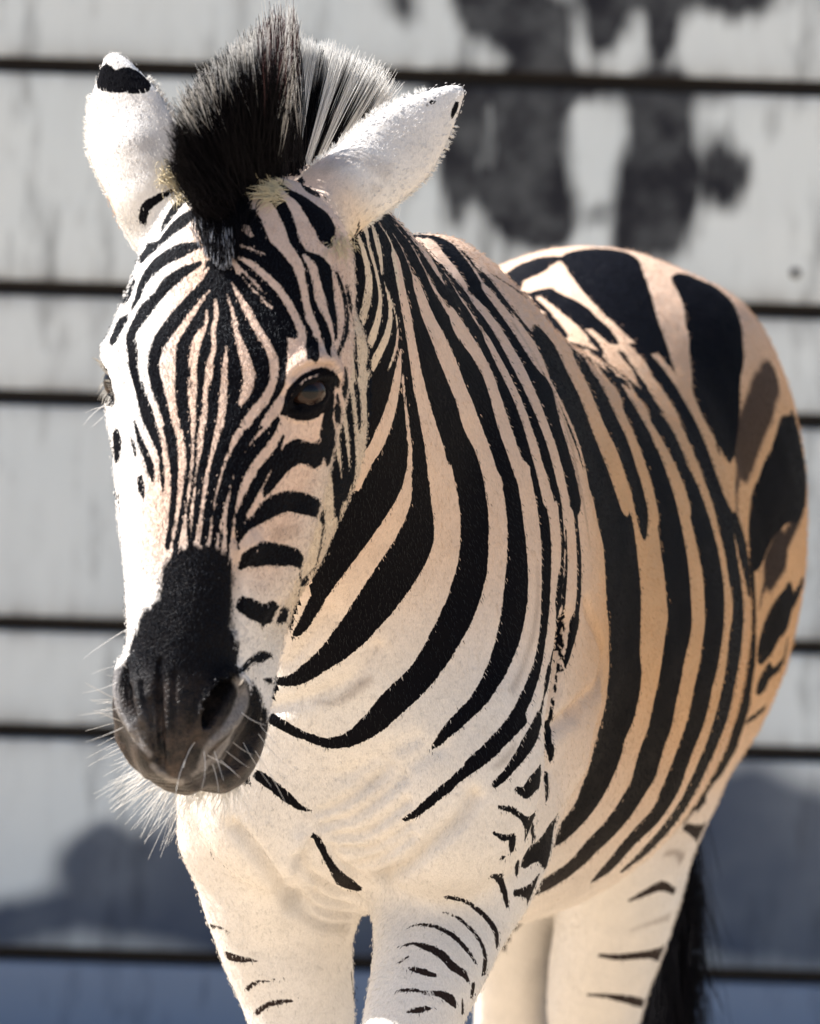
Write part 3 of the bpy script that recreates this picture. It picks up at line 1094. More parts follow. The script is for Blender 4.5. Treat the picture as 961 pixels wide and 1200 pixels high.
mk('T3', 1, 'h',
   [(552, 440, 14), (500, 505, 26), (430, 570, 36), (335, 655, 40), (268, 765, 36), (258, 870, 36), (282, 980, 38), (318, 1080, 38), (342, 1150, 36)],
   [(560, 540, 8), (520, 590, 22), (450, 690, 38), (400, 770, 48), (370, 870, 50), (372, 960, 52), (392, 1060, 46), (410, 1150, 40)],
   [(547, 630, 12), (545, 690, 18), (512, 770, 30), (490, 870, 34), (490, 970, 36), (486, 1070, 30), (487, 1150, 28)],
   [(585, 580, 14), (590, 640, 25), (578, 720, 30), (580, 800, 26), (560, 870, 38), (558, 920, 44), (542, 980, 28), (540, 1070, 28), (532, 1150, 28)],
   [(635, 795, 8), (630, 860, 25), (626, 950, 38), (620, 1050, 42), (606, 1150, 45)],
   [(640, 560, 8), (665, 640, 20), (685, 740, 34), (715, 830, 55), (737, 910, 68), (730, 980, 58), (706, 1035, 40), (697, 1052, 22)],
   [(660, 505, 10), (695, 570, 30), (735, 640, 44), (785, 730, 46), (830, 800, 42), (850, 870, 45), (845, 950, 45), (815, 1020, 50), (760, 1090, 55), (715, 1150, 50)],
   [(695, 460, 5), (740, 520, 9), (790, 570, 13), (838, 620, 13)],
   [(925, 840, 30), (935, 870, 36), (930, 920, 30), (900, 1000, 40), (850, 1080, 50), (805, 1150, 50)])
# --- forehead to the shaded eye
mk('T4', 0, 'h',
   [(130, 200, 120), (180, 280, 130), (240, 360, 130), (310, 440, 120), (350, 520, 100), (370, 600, 60), (400, 680, 40), (440, 750, 50), (450, 810, 62), (450, 845, 52)],
   [(245, 95, 44), (300, 150, 52), (340, 230, 52), (365, 310, 46), (400, 370, 40), (422, 430, 30), (432, 500, 30), (442, 570, 30), (470, 640, 38), (500, 690, 54), (512, 760, 50), (522, 830, 26)],
   [(400, 370, 20), (450, 395, 50), (500, 440, 60), (515, 520, 50), (530, 600, 36), (545, 680, 28), (553, 760, 16)],
   [(296, 55, 14), (340, 95, 25), (400, 130, 40), (460, 190, 70), (498, 240, 90), (506, 300, 60), (522, 340, 16)],
   [(355, 0, 28), (400, 60, 30), (450, 92, 20), (505, 122, 8)],
   [(555, 460, 10), (580, 530, 14), (596, 600, 14), (602, 680, 14), (590, 750, 12), (560, 830, 9)],
   [(600, 520, 9), (615, 590, 11), (626, 660, 11), (636, 760, 13), (641, 850, 13), (650, 950, 11), (655, 1050, 10), (660, 1150, 10)],
   [(520, 920, 18), (530, 1000, 20), (528, 1080, 20), (517, 1150, 22)],
   [(590, 890, 10), (598, 980, 18), (610, 1060, 20), (622, 1150, 18)],
   [(558, 1010, 8), (560, 1080, 14), (572, 1150, 18)])
mk('T4', 1, 'h',
   [(115, 390, 14), (170, 420, 34), (230, 470, 40), (290, 530, 42), (340, 600, 42), (375, 670, 42), (400, 730, 44), (395, 790, 55), (395, 835, 46)],
   [(112, 245, 24), (150, 265, 42), (172, 292, 20)],
   [(105, 330, 8), (150, 345, 12), (235, 378, 7)],
   [(210, 145, 44), (240, 210, 64), (275, 290, 70), (330, 360, 60), (375, 430, 46), (400, 500, 42), (415, 580, 40), (430, 650, 36), (455, 710, 30), (460, 745, 20)],
   [(410, 385, 24), (445, 430, 45), (465, 500, 45), (475, 570, 45), (500, 630, 40), (525, 690, 26), (540, 760, 16), (540, 830, 18)],
   [(488, 770, 22), (495, 820, 32), (520, 860, 40)])
# --- bridge of the nose
mk('T5', 0, 'h',
   [(240, 0, 36), (260, 80, 43), (290, 170, 47), (320, 250, 36), (338, 320, 20), (346, 400, 18), (352, 480, 13)],
   [(222, 170, 11), (245, 250, 22), (270, 310, 27), (295, 380, 31), (306, 435, 16)],
   [(310, 0, 50), (340, 80, 50), (370, 180, 45), (392, 280, 43), (400, 380, 34), (400, 480, 29), (395, 560, 27), (381, 660, 25), (368, 740, 20)],
   [(430, 0, 45), (445, 100, 43), (457, 200, 36), (465, 300, 23), (460, 400, 20), (450, 480, 22), (440, 560, 22), (425, 640, 22), (410, 720, 23), (400, 830, 23)],
   [(518, 0, 25), (512, 100, 20), (502, 200, 16), (497, 300, 14), (490, 400, 15), (477, 500, 14), (465, 580, 14), (465, 660, 14), (471, 740, 9)],
   [(580, 0, 45), (567, 100, 45), (560, 200, 43), (545, 300, 36), (522, 400, 32), (511, 500, 29), (500, 580, 27), (490, 660, 20), (480, 730, 13)],
   [(690, 105, 99), (655, 180, 63), (622, 270, 50), (592, 370, 45), (571, 470, 38), (556, 560, 36), (545, 640, 32), (531, 720, 27), (517, 790, 18)],
   [(870, 30, 36), (840, 80, 54), (770, 180, 50), (710, 270, 47), (662, 360, 47), (632, 450, 45), (607, 540, 40), (591, 620, 32), (580, 700, 22), (570, 770, 13)],
   [(872, 155, 20), (812, 240, 45), (752, 310, 47), (702, 390, 45), (676, 470, 32), (661, 550, 32), (651, 620, 27), (646, 700, 18), (640, 790, 11)],
   [(620, 630, 7), (611, 690, 12), (605, 760, 11), (605, 830, 11)],
   [(892, 235, 11), (852, 330, 36), (802, 400, 45), (752, 490, 45), (712, 570, 40), (691, 640, 32), (686, 700, 13), (690, 740, 7)],
   [(134, 225, 27), (140, 280, 41), (140, 325, 23)],
   [(245, 420, 22), (255, 480, 25), (262, 510, 11)],
   [(150, 500, 11), (152, 545, 18), (157, 590, 13)],
   [(205, 240, 7), (218, 280, 14), (226, 320, 9)])
# --- cheek and jaw
mk('T6', 0, 'h',
   [(645, 0, 24), (640, 60, 22), (635, 130, 25), (628, 200, 34), (640, 280, 36), (652, 340, 26), (668, 410, 27), (677, 490, 25), (680, 570, 24), (675, 640, 22), (650, 730, 19), (610, 800, 17), (560, 870, 13), (510, 900, 9)],
   [(628, 270, 60), (585, 312, 88), (540, 312, 96), (490, 305, 104), (440, 350, 74), (400, 410, 56), (362, 470, 40), (345, 505, 12)],
   [(665, 100, 12), (690, 200, 17), (702, 300, 20), (711, 400, 22), (715, 500, 20), (711, 600, 18), (690, 690, 16), (650, 790, 16), (600, 870, 14), (550, 920, 14), (500, 945, 14)],
   [(700, 0, 9), (717, 100, 13), (735, 200, 17), (743, 300, 17), (743, 400, 15), (738, 500, 11), (725, 600, 9)],
   [(752, 0, 8), (766, 100, 9), (773, 200, 8)],
   [(228, 710, 14), (260, 650, 36), (310, 610, 50), (370, 560, 80), (440, 530, 86), (520, 540, 95), (590, 565, 66), (610, 620, 30), (605, 690, 24), (591, 760, 20), (575, 820, 18), (540, 860, 13), (515, 885, 9)],
   [(235, 830, 22), (280, 785, 62), (340, 765, 92), (420, 770, 96), (480, 780, 76), (508, 800, 42), (505, 850, 24), (510, 890, 12)],
   [(235, 985, 60), (280, 1010, 80), (340, 1035, 84), (410, 1036, 80), (448, 1044, 50), (462, 1052, 26)])
mk('T8', 2, 'h',
   [(232, 415, 16), (262, 385, 40), (300, 350, 38), (345, 342, 40), (375, 338, 16)],
   [(245, 470, 60), (265, 520, 50)])
# --- neck behind the jaw
mk('N1', 0, 'b',
   [(60, 130, 60), (100, 300, 110), (110, 450, 150), (120, 600, 180), (130, 750, 190), (150, 900, 200), (170, 1050, 230), (170, 1150, 220)],
   [(110, 100, 40), (160, 160, 90), (200, 250, 140), (215, 400, 130), (230, 550, 130)],
   [(200, 140, 60), (250, 220, 110), (300, 330, 150), (350, 450, 190), (400, 560, 220), (440, 700, 250), (480, 850, 280), (500, 940, 290)],
   [(300, 130, 40), (350, 200, 110), (420, 300, 160), (500, 420, 200), (580, 540, 220), (640, 680, 250), (690, 820, 260), (720, 930, 250)],
   [(455, 930, 140), (468, 1020, 140), (480, 1150, 150)],
   [(300, 900, 70), (310, 1000, 70), (310, 1150, 90)],
   [(290, 112, 18), (350, 150, 48), (410, 210, 70), (470, 300, 80), (530, 380, 80), (590, 450, 80), (650, 540, 70), (700, 640, 64), (750, 740, 60), (795, 850, 54), (830, 950, 50), (860, 1060, 48), (880, 1150, 46)],
   [(520, 270, 18), (560, 320, 38), (620, 400, 60), (690, 490, 70), (760, 580, 78), (820, 680, 84), (870, 780, 84), (910, 880, 80), (945, 1000, 80)],
   [(560, 290, 14), (640, 340, 30), (720, 400, 50), (800, 480, 64), (870, 580, 80), (930, 670, 80)])
mk('N1', 1, 'b',
   [(65, 150, 14), (90, 230, 24), (105, 320, 30), (92, 410, 36), (65, 500, 26)],
   [(88, 110, 8), (105, 190, 13), (130, 280, 13), (146, 370, 14), (140, 450, 24), (112, 540, 36), (65, 640, 30)],
   [(118, 115, 14), (135, 170, 22), (148, 240, 16), (152, 290, 7)],
   [(165, 330, 6), (185, 430, 16), (172, 520, 26), (130, 610, 38), (70, 720, 44)],
   [(160, 320, 5), (192, 400, 6), (211, 490, 8), (205, 570, 12), (178, 650, 8)],
   [(222, 580, 9), (210, 680, 34), (185, 800, 50), (140, 920, 70), (90, 1000, 70), (50, 1100, 48)],
   [(230, 670, 8), (240, 770, 10), (250, 870, 14), (258, 960, 18), (250, 1060, 30), (220, 1150, 36)],
   [(140, 100, 16), (180, 160, 28), (205, 240, 32), (225, 340, 34), (245, 440, 38), (265, 560, 40), (290, 700, 48), (320, 830, 60), (350, 950, 78), (370, 1060, 90), (385, 1150, 90)],
   [(190, 135, 10), (225, 190, 20), (255, 260, 28), (285, 340, 36), (320, 440, 50), (365, 540, 62), (410, 640, 66), (450, 740, 66), (490, 850, 72), (530, 950, 72), (560, 1050, 70), (580, 1150, 66)],
   [(200, 105, 18), (260, 180, 22), (310, 270, 34), (350, 350, 52), (420, 460, 56), (490, 560, 50), (545, 660, 50), (580, 760, 52), (610, 860, 60), (645, 960, 60), (680, 1060, 60), (705, 1150, 58)],
   [(190, 85, 24), (270, 140, 26), (330, 210, 28), (390, 290, 28), (440, 370, 36), (500, 460, 36), (560, 560, 30), (600, 640, 36), (650, 740, 36), (690, 840, 36), (725, 950, 40), (755, 1060, 42), (775, 1150, 40)],
   [(230, 88, 30), (300, 130, 22), (350, 190, 28), (410, 270, 38), (470, 360, 44), (540, 440, 46), (590, 510, 46), (640, 595, 48), (690, 690, 48), (735, 790, 44), (770, 880, 40), (803, 980, 40), (828, 1080, 40), (843, 1150, 36)],
   [(250, 75, 20), (330, 95, 22), (400, 150, 24), (440, 200, 24), (490, 262, 36), (540, 340, 44), (600, 420, 48), (660, 500, 56), (720, 590, 58), (780, 690, 56), (830, 790, 58), (878, 900, 54), (913, 1020, 48), (933, 1150, 44)])
mk('N1', 1, 'b',
   [(530, 280, 10), (600, 340, 26), (680, 410, 34), (750, 490, 40), (820, 580, 50), (880, 680, 58), (930, 780, 62), (965, 860, 62)],
   [(740, 380, 18), (800, 430, 30), (870, 500, 40), (930, 590, 48), (985, 700, 50)])
mk('CC', 0, 'b',
   [(470, 0, 200), (440, 100, 200), (405, 200, 170), (335, 320, 130), (275, 430, 90), (222, 500, 62), (165, 570, 36), (132, 605, 10)],
   [(620, 0, 75), (622, 130, 110), (582, 270, 135), (502, 390, 150), (420, 490, 150), (330, 600, 130), (250, 680, 88), (175, 742, 58), (110, 765, 36), (60, 760, 22), (25, 755, 8)],
   [(795, 0, 115), (820, 150, 112), (810, 330, 115), (770, 480, 115), (700, 620, 110), (620, 740, 100), (520, 840, 100), (430, 930, 80), (345, 985, 52), (270, 995, 38), (200, 975, 30), (130, 945, 34), (70, 910, 40), (20, 888, 46)])
mk('CC', 1, 'b',
   [(575, 0, 22), (545, 110, 60), (490, 210, 75), (420, 310, 80), (350, 410, 85), (280, 510, 85), (205, 620, 80), (115, 705, 60)],
   [(697, 0, 84), (716, 150, 96), (707, 300, 96), (662, 430, 108), (595, 540, 116), (510, 650, 118)],
   [(888, 0, 66), (908, 150, 68), (905, 330, 70), (880, 500, 78), (830, 680, 90), (740, 820, 100)])
# --- shoulder
mk('DD', 0, 'b',
   [(100, -140, 50), (112, -107, 50), (147, 0, 60), (172, 200, 75), (178, 400, 85), (160, 550, 85), (115, 690, 75), (45, 820, 60), (-40, 910, 52), (-100, 970, 36), (-142, 1022, 12)],
   [(200, -140, 30), (211, -107, 30), (248, 0, 30), (280, 150, 36), (290, 300, 34), (287, 450, 32), (275, 600, 26), (245, 740, 32), (180, 890, 44), (90, 1000, 50), (0, 1080, 42)],
   [(268, -140, 28), (280, -107, 28), (320, 0, 30), (345, 150, 30), (350, 300, 24), (338, 420, 20), (330, 520, 26), (320, 620, 24), (300, 720, 18), (280, 820, 16), (255, 920, 28), (200, 1020, 34), (140, 1110, 30), (95, 1152, 24)],
   [(362, 200, 6), (365, 320, 8), (355, 450, 14), (345, 560, 18), (340, 660, 15), (325, 760, 10), (310, 860, 13), (296, 960, 10)],
   [(352, -140, 46), (362, -107, 46), (385, 0, 38), (400, 150, 38), (412, 300, 44), (410, 450, 50), (395, 560, 40), (375, 650, 24), (355, 720, 8)],
   [(490, 0, 90), (530, 100, 100), (560, 250, 115), (575, 400, 120), (578, 550, 108), (575, 700, 100), (560, 820, 95), (535, 930, 85), (500, 1060, 70), (478, 1150, 62)],
   [(288, 930, 18), (298, 1005, 28), (310, 1050, 14)])
mk('DD', 1, 'b',
   [(202, -40, 50), (206, 0, 52), (232, 150, 58), (246, 300, 54)],
   [(270, -40, 36), (284, 0, 38), (318, 120, 30), (325, 250, 22)],
   [(345, -40, 24), (352, 0, 24), (374, 150, 18), (385, 260, 18)],
   [(405, -40, 40), (424, 0, 44), (446, 120, 60)])
mk('LL', 0, 'b',
   [(690, 0, 40), (600, 90, 50), (530, 160, 44), (460, 210, 40), (390, 270, 40), (320, 330, 36), (260, 375, 24), (218, 394, 7)],
   [(745, 0, 24), (720, 70, 34), (680, 140, 34), (630, 200, 32), (590, 250, 16), (568, 263, 7)],
   [(655, 270, 18), (690, 282, 40), (730, 240, 36), (760, 212, 28), (770, 260, 14), (772, 310, 8)],
   [(590, 340, 16), (640, 350, 24), (680, 380, 20), (712, 408, 46), (735, 390, 18)],
   [(715, 410, 34), (722, 460, 10)],
   [(568, 432, 10), (610, 455, 22), (640, 450, 26), (641, 505, 12)],
   [(600, 530, 14), (610, 530, 12)],
   [(563, 595, 10), (590, 600, 20), (610, 650, 20), (625, 712, 12)],
   [(395, 675, 11), (450, 688, 14), (500, 715, 18), (550, 760, 20), (580, 810, 18), (586, 862, 10)],
   [(380, 732, 7), (430, 750, 12), (480, 790, 12), (520, 840, 14), (540, 900, 14), (535, 965, 16)],
   [(250, 790, 4), (310, 780, 12), (370, 795, 16), (430, 830, 18), (475, 880, 16), (505, 922, 10)],
   [(205, 868, 5), (270, 852, 12), (330, 870, 26), (380, 895, 30), (420, 940, 32), (460, 965, 26), (476, 992, 10)],
   [(215, 925, 5), (255, 898, 7)],
   [(255, 945, 14), (300, 955, 26), (352, 972, 18)],
   [(205, 1032, 9), (260, 1025, 16), (310, 1035, 14), (370, 1040, 26), (410, 1060, 36), (430, 1087, 12)],
   [(245, 1105, 14), (300, 1100, 24), (336, 1094, 12)],
   [(496, 1000, 14), (490, 1052, 10)], [(455, 1060, 7), (455, 1112, 9)], [(660, 540, 11), (660, 592, 9)],
   [(772, 20, 30), (776, 95, 18), (762, 140, 28)], [(790, 120, 24), (788, 170, 12)])
mk('HH', 0, 'b',
   [(350, 200, 34), (410, 230, 40), (460, 270, 40), (510, 310, 36), (550, 340, 24), (592, 352, 8)],
   [(595, 440, 14), (625, 480, 26), (650, 530, 26), (690, 590, 28), (740, 635, 28), (777, 640, 10)],
   [(215, 785, 6), (260, 795, 7), (292, 813, 5)], [(273, 895, 20), (320, 908, 22), (392, 915, 10)],
   [(350, 1022, 18), (380, 1000, 18), (430, 990, 7), (490, 980, 4)],
   [(385, 1112, 22), (430, 1080, 22), (490, 1070, 17), (547, 1058, 7)],
   [(742, 950, 12), (748, 1020, 26), (757, 1090, 18), (758, 1132, 10)])
# --- barrel
mk('RR', 0, 'b',
   [(10, 540, 60), (50, 640, 70), (95, 760, 80), (135, 870, 85), (170, 960, 90), (205, 1080, 98)],
   [(-10, 345, 46), (60, 440, 55), (120, 540, 60), (170, 640, 60), (210, 740, 55), (250, 840, 50), (280, 920, 45), (302, 1000, 34), (318, 1080, 32), (330, 1140, 26)],
   [(10, 335, 18), (80, 390, 40), (150, 470, 46), (210, 560, 50), (260, 650, 56), (300, 740, 56), (340, 830, 60), (370, 910, 62), (400, 1000, 70), (425, 1100, 76)],
   [(240, 485, 20), (275, 540, 42), (315, 625, 56), (360, 705, 58), (410, 800, 58), (450, 880, 56), (490, 970, 52), (525, 1070, 54), (540, 1120, 56)],
   [(290, 460, 26), (380, 540, 46), (440, 640, 50), (490, 740, 54), (530, 830, 58), (570, 920, 60), (600, 1010, 54), (630, 1090, 50)])
mk('RR', 1, 'b',
   [(10, 450, 44), (60, 545, 48), (110, 655, 48), (150, 760, 48), (190, 860, 52), (230, 960, 50), (262, 1060, 44)],
   [(0, 350, 14), (60, 410, 24), (120, 480, 34), (180, 580, 38), (230, 690, 40), (280, 800, 44), (320, 900, 44), (350, 1000, 46), (372, 1100, 46)],
   [(130, 405, 20), (200, 470, 30), (245, 540, 32), (290, 630, 30), (330, 720, 32), (372, 790, 38), (420, 880, 42), (460, 970, 46), (490, 1060, 48)],
   [(250, 440, 28), (330, 560, 40), (390, 640, 44), (430, 720, 40), (480, 820, 36), (520, 910, 38), (560, 1010, 34), (590, 1100, 34)],
   [(380, 500, 36), (440, 575, 36), (500, 665, 40), (550, 760, 36), (590, 850, 40), (620, 930, 40), (650, 1030, 34)])
mk('EE', 0, 'b',
   [(265, 0, 30), (285, 80, 32), (292, 150, 28), (299, 212, 12)],
   [(350, 0, 62), (375, 100, 75), (400, 200, 75), (420, 330, 80), (430, 450, 78), (430, 560, 75), (415, 680, 70), (390, 800, 70), (360, 930, 70), (320, 1050, 65), (290, 1150, 60)],
   [(460, 0, 50), (490, 80, 50), (520, 180, 58), (550, 300, 62), (565, 420, 60), (565, 540, 58), (550, 660, 58), (530, 770, 56), (500, 900, 54), (460, 1010, 50), (415, 1130, 46)],
   [(545, 0, 60), (575, 60, 50), (600, 150, 46), (620, 250, 42), (640, 350, 42), (650, 450, 38), (650, 560, 36), (640, 660, 40), (625, 760, 44), (600, 870, 44), (570, 970, 44), (530, 1070, 40), (490, 1150, 36)],
   [(648, 190, 18), (670, 260, 34), (692, 340, 32), (702, 430, 26), (706, 520, 22), (704, 620, 22), (697, 720, 26), (686, 800, 24), (670, 880, 24), (645, 960, 26), (608, 1050, 24), (570, 1130, 18)])
mk('GG', 0, 'b',
   [(385, 0, 70), (360, 100, 75), (335, 200, 75), (300, 290, 70), (250, 370, 60), (190, 430, 50), (120, 485, 40), (60, 525, 30), (38, 547, 12)],
   [(485, 250, 62), (470, 270, 60), (420, 350, 58), (370, 420, 52), (300, 490, 46), (230, 560, 40), (150, 615, 34), (80, 650, 28), (8, 662, 20)],
   [(610, 233, 50), (585, 300, 46), (530, 380, 42), (470, 440, 38), (410, 510, 32), (360, 570, 24), (308, 612, 8)],
   [(690, 250, 38), (670, 290, 36), (610, 380, 32), (550, 450, 26), (480, 520, 18), (418, 577, 7)],
   [(770, 210, 20), (700, 320, 14), (640, 400, 10)],
   [(710, 310, 20), (712, 335, 18)],
   [(632, 400, 22), (680, 425, 34), (712, 432, 30)],
   [(440, 690, 8), (500, 660, 19), (560, 635, 26), (610, 655, 26), (632, 660, 20)],
   [(328, 895, 10), (400, 902, 20), (480, 895, 20), (562, 885, 20)],
   [(285, 1043, 7), (360, 1048, 16), (440, 1062, 22), (512, 1080, 22)])
# --- croup and haunch
mk('RQ', 0, 'b',
   [(165, 118, 140), (185, 160, 160), (225, 240, 150), (275, 330, 118), (330, 410, 92), (390, 500, 50), (440, 570, 20)],
   [(-60, 260, 40), (0, 295, 50), (70, 330, 56), (140, 390, 50), (210, 450, 30)],
   [(545, 240, 70), (575, 285, 110), (600, 350, 150), (607, 440, 170), (606, 540, 150), (606, 640, 126), (606, 740, 90), (611, 820, 42), (613, 860, 12)],
   [(-150, 215, 50), (-90, 165, 56), (-20, 140, 30)])
mk('EQ', 0, 'b',
   [(900, -90, 90), (850, -20, 110), (795, 60, 112), (745, 150, 90), (722, 240, 60), (716, 315, 14)],
   [(905, 370, 36), (860, 460, 60), (810, 520, 60), (770, 590, 60), (735, 650, 40)],
   [(840, 600, 18), (820, 690, 40), (770, 740, 40), (728, 782, 22)],
   [(757, 858, 28), (720, 890, 36), (688, 912, 28)])
# --- ears
mk('T1', 0, 'n',
   [(108, 352, 90), (150, 340, 125), (200, 372, 92), (255, 358, 112), (315, 372, 100), (352, 395, 50)])
mk('T2', 0, 'n',
   [(768, 476, 9), (795, 458, 22), (816, 450, 9)], [(907, 462, 18), (893, 500, 24), (880, 532, 7)])
# brownish, faded markings: tile, frame, strength, points
FADED = [('RQ', 'b', 0.85, [(830, 645, 50), (820, 580, 60), (790, 640, 80), (770, 700, 90), (732, 800, 90), (702, 900, 70), (682, 1000, 40), (686, 1100, 30), (702, 1160, 18)]),
         ('EQ', 'b', 0.9, [(895, 110, 60), (850, 200, 80), (810, 280, 78), (770, 360, 60), (742, 440, 28), (736, 482, 8)]),
         ('N1', 'b', 0.45, [(640, 470, 6), (700, 560, 12), (770, 690, 16), (830, 830, 22), (870, 960, 26), (895, 1120, 26)]),
         ('DD', 'b', 0.4, [(410, 0, 20), (430, 100, 26), (445, 200, 16), (455, 270, 8)]),
         ('DD', 'b', 0.35, [(255, 330, 8), (258, 420, 12), (245, 560, 14), (205, 700, 16), (160, 800, 26)]),
         ('DD', 'b', 0.35, [(175, 1000, 14), (130, 1060, 28), (95, 1085, 16)]),
         ('CC', 'b', 0.4, [(235, 840, 14), (270, 850, 10), (330, 830, 24), (390, 780, 40), (430, 755, 20)]),
         ('T8', 'b', 0.35, [(575, 548, 16), (640, 550, 14), (720, 510, 20), (800, 460, 34)]),
         ('GG', 'b', 0.5, [(575, 515, 12), (615, 508, 20), (640, 535, 26), (655, 555, 10)]),
         ('GG', 'b', 0.4, [(450, 800, 6), (520, 775, 12), (590, 750, 14)]),
         ('T2', 'n', 0.22, [(300, 775, 30), (370, 730, 60), (460, 705, 60), (540, 740, 70), (600, 785, 70)]),
         ('T1', 'n', 0.14, [(210, 660, 60), (300, 640, 90), (380, 660, 70)]),
         ('T2', 'n', 0.3, [(530, 850, 30), (560, 860, 20)]),
         ('T6', 'h', 0.25, [(380, 680, 60), (440, 670, 70), (500, 650, 50)])]
# bare dark skin of the muzzle and round the eyes
MUZZLE = [('T7', 'h', [(510, -10, 330), (500, 80, 350), (490, 170, 380)]),
          ('T7', 'h', [(460, 260, 440), (440, 380, 500), (420, 520, 520), (430, 660, 480), (440, 780, 420), (440, 880, 340), (450, 925, 200)]),
          ('T7', 'h', [(720, 560, 120), (720, 650, 150), (690, 760, 160), (640, 860, 160)]),
          ('T7', 'h', [(175, 420, 60), (180, 560, 90), (240, 700, 120), (320, 820, 120)])]
mk('PX', 2, 'h',
   [(333, 481, 6), (339, 461, 7), (350, 446, 7), (366, 437, 7), (382, 435, 7), (393, 442, 6), (397, 452, 4)],
   [(331, 482, 10), (346, 487, 9), (362, 489, 8), (377, 480, 8), (388, 461, 6), (391, 444, 6)],
   [(350, 468, 24), (362, 461, 30), (374, 453, 24)])
PALE = [[(275, 797, 8), (280, 800, 11), (285, 808, 13), (282, 828, 15), (274, 845, 13), (260, 860, 10), (245, 874, 8), (237, 890, 6), (232, 905, 4)],
        [(142, 774, 5), (136, 790, 8), (134, 810, 9), (138, 832, 10), (147, 850, 10), (160, 866, 8), (176, 885, 6)],
        [(300, 770, 6), (292, 790, 5), (288, 800, 4)], [(226, 908, 4), (246, 893, 8), (264, 870, 9), (280, 848, 6)], [(215, 918, 6), (195, 912, 7), (178, 897, 6)]]
# folds pressed into the skin: tile, depth (m), half width (m), points
FOLDS = [('LL', .006, .007, [(500, 300, 1), (440, 390, 1), (370, 450, 1), (300, 510, 1), (230, 570, 1), (150, 610, 1)]),
         ('HH', .005, .006, [(590, 470, 1), (560, 540, 1), (590, 600, 1), (680, 660, 1), (760, 680, 1)]),
         ('HH', .004, .005, [(540, 520, 1), (550, 600, 1), (620, 680, 1), (750, 715, 1)]),
         ('HH', .004, .005, [(520, 600, 1), (560, 690, 1), (640, 740, 1), (745, 755, 1)]),
         ('HH', .004, .005, [(530, 690, 1), (590, 760, 1), (650, 790, 1), (740, 795, 1)]),
         ('HH', .007, .008, [(300, 420, 1), (360, 490, 1), (420, 570, 1), (480, 650, 1), (530, 720, 1)]),
         ('HH', .003, .005, [(630, 360, 1), (700, 330, 1), (800, 260, 1), (880, 180, 1)]),
         ('HH', .003, .005, [(640, 410, 1), (740, 380, 1), (840, 310, 1), (940, 230, 1)]),
         ('HH', .003, .005, [(690, 450, 1), (780, 440, 1), (860, 390, 1), (950, 320, 1)]),
         ('HH', .003, .005, [(720, 500, 1), (800, 500, 1), (880, 460, 1), (960, 400, 1)]),
         ('HH', .003, .005, [(760, 560, 1), (830, 540, 1), (900, 500, 1), (970, 450, 1)]),
         ('HH', .003, .004, [(670, 490, 1), (690, 540, 1), (760, 590, 1)]),
         ('DD', .009, .010, [(360, 560, 1), (345, 680, 1), (325, 800, 1), (310, 900, 1), (300, 1000, 1), (298, 1100, 1)]),
         ('DD', .005, .010, [(300, 960, 1), (360, 910, 1), (400, 880, 1)]),
         ('DD', .003, .008, [(440, 480, 1), (500, 640, 1), (470, 760, 1), (400, 860, 1)]),
         ('CC', .003, .008, [(60, 860, 1), (160, 840, 1), (280, 800, 1), (380, 740, 1), (450, 640, 1)]),
         ('CC', .002, .006, [(120, 700, 1), (200, 600, 1), (280, 500, 1)]),
         ('CC', .002, .008, [(330, 1120, 1), (450, 1060, 1), (600, 980, 1)]),
         ('CC', .002, .008, [(430, 1150, 1), (560, 1090, 1), (690, 1010, 1)]),
         ('T4', .003, .004, [(370, 930, 1), (410, 895, 1), (470, 885, 1), (530, 890, 1)]),
         ('T6', .004, .006, [(225, 700, 1), (228, 800, 1), (225, 900, 1), (222, 1000, 1), (215, 1100, 1)])]
FOLDS += [('PX', .0022, .0028, [(187, 775, 1), (187, 800, 1), (188, 850, 1), (191, 900, 1)]),
          ('PX', .0012, .0026, [(204, 790, 1), (203, 840, 1), (202, 890, 1)]),
          ('PX', .0012, .0022, [(176, 820, 1), (178, 860, 1), (184, 890, 1)]),
          ('PX', .0012, .0020, [(232, 868, 1), (222, 880, 1), (214, 900, 1)]),
          ('PX', .0012, .0020, [(262, 872, 1), (252, 886, 1), (246, 898, 1)]),
          ('PX', .0012, .0020, [(276, 860, 1), (268, 874, 1), (262, 884, 1)]),
          ('PX', .0014, .0022, [(166, 800, 1), (172, 830, 1), (178, 848, 1)]),
          ('PX', .0012, .0022, [(236, 800, 1), (228, 830, 1), (222, 856, 1)])]
# soft swellings: same, raised
SWELL = [('HH', .004, .012, [(560, 470, 1), (520, 560, 1), (560, 640, 1)]),
         ('DD', .006, .030, [(450, 850, 1), (420, 950, 1), (400, 1060, 1)]),
         ('T6', .003, .012, [(250, 740, 1), (290, 720, 1)])]

# ------------------------------------------------------------------ relief, then markings onto the skin
N = vert_normals(body_me)
paint = Paint(V, N)
disp = np.zeros(len(V))
for sgn, lst in ((-1, FOLDS), (1, SWELL)):
    for tile, dep, hw, pts in lst:
        acc = np.zeros(len(V))
        for run in stroke3d(tile, pts):
            k = len(run)
            run = [(p, n, 0.0) for p, n, w in run]
            ids, val = paint.dist(run, hw * 2.6)
            g = np.where(val > -0.9, np.exp(-(val / hw) ** 2), 0)
            np.maximum.at(acc, ids, g)
        disp += sgn * dep * acc * 2.0
rng = np.random.default_rng(7)


def wave(p, f, seed):
    r = np.random.default_rng(seed)
    out = np.zeros(len(p))
    for _ in range(5):
        d = nrm(r.normal(size=3)) * f * r.uniform(.6, 1.5)
        out += np.sin(p @ d + r.uniform(0, 6.28))
    return out / 5


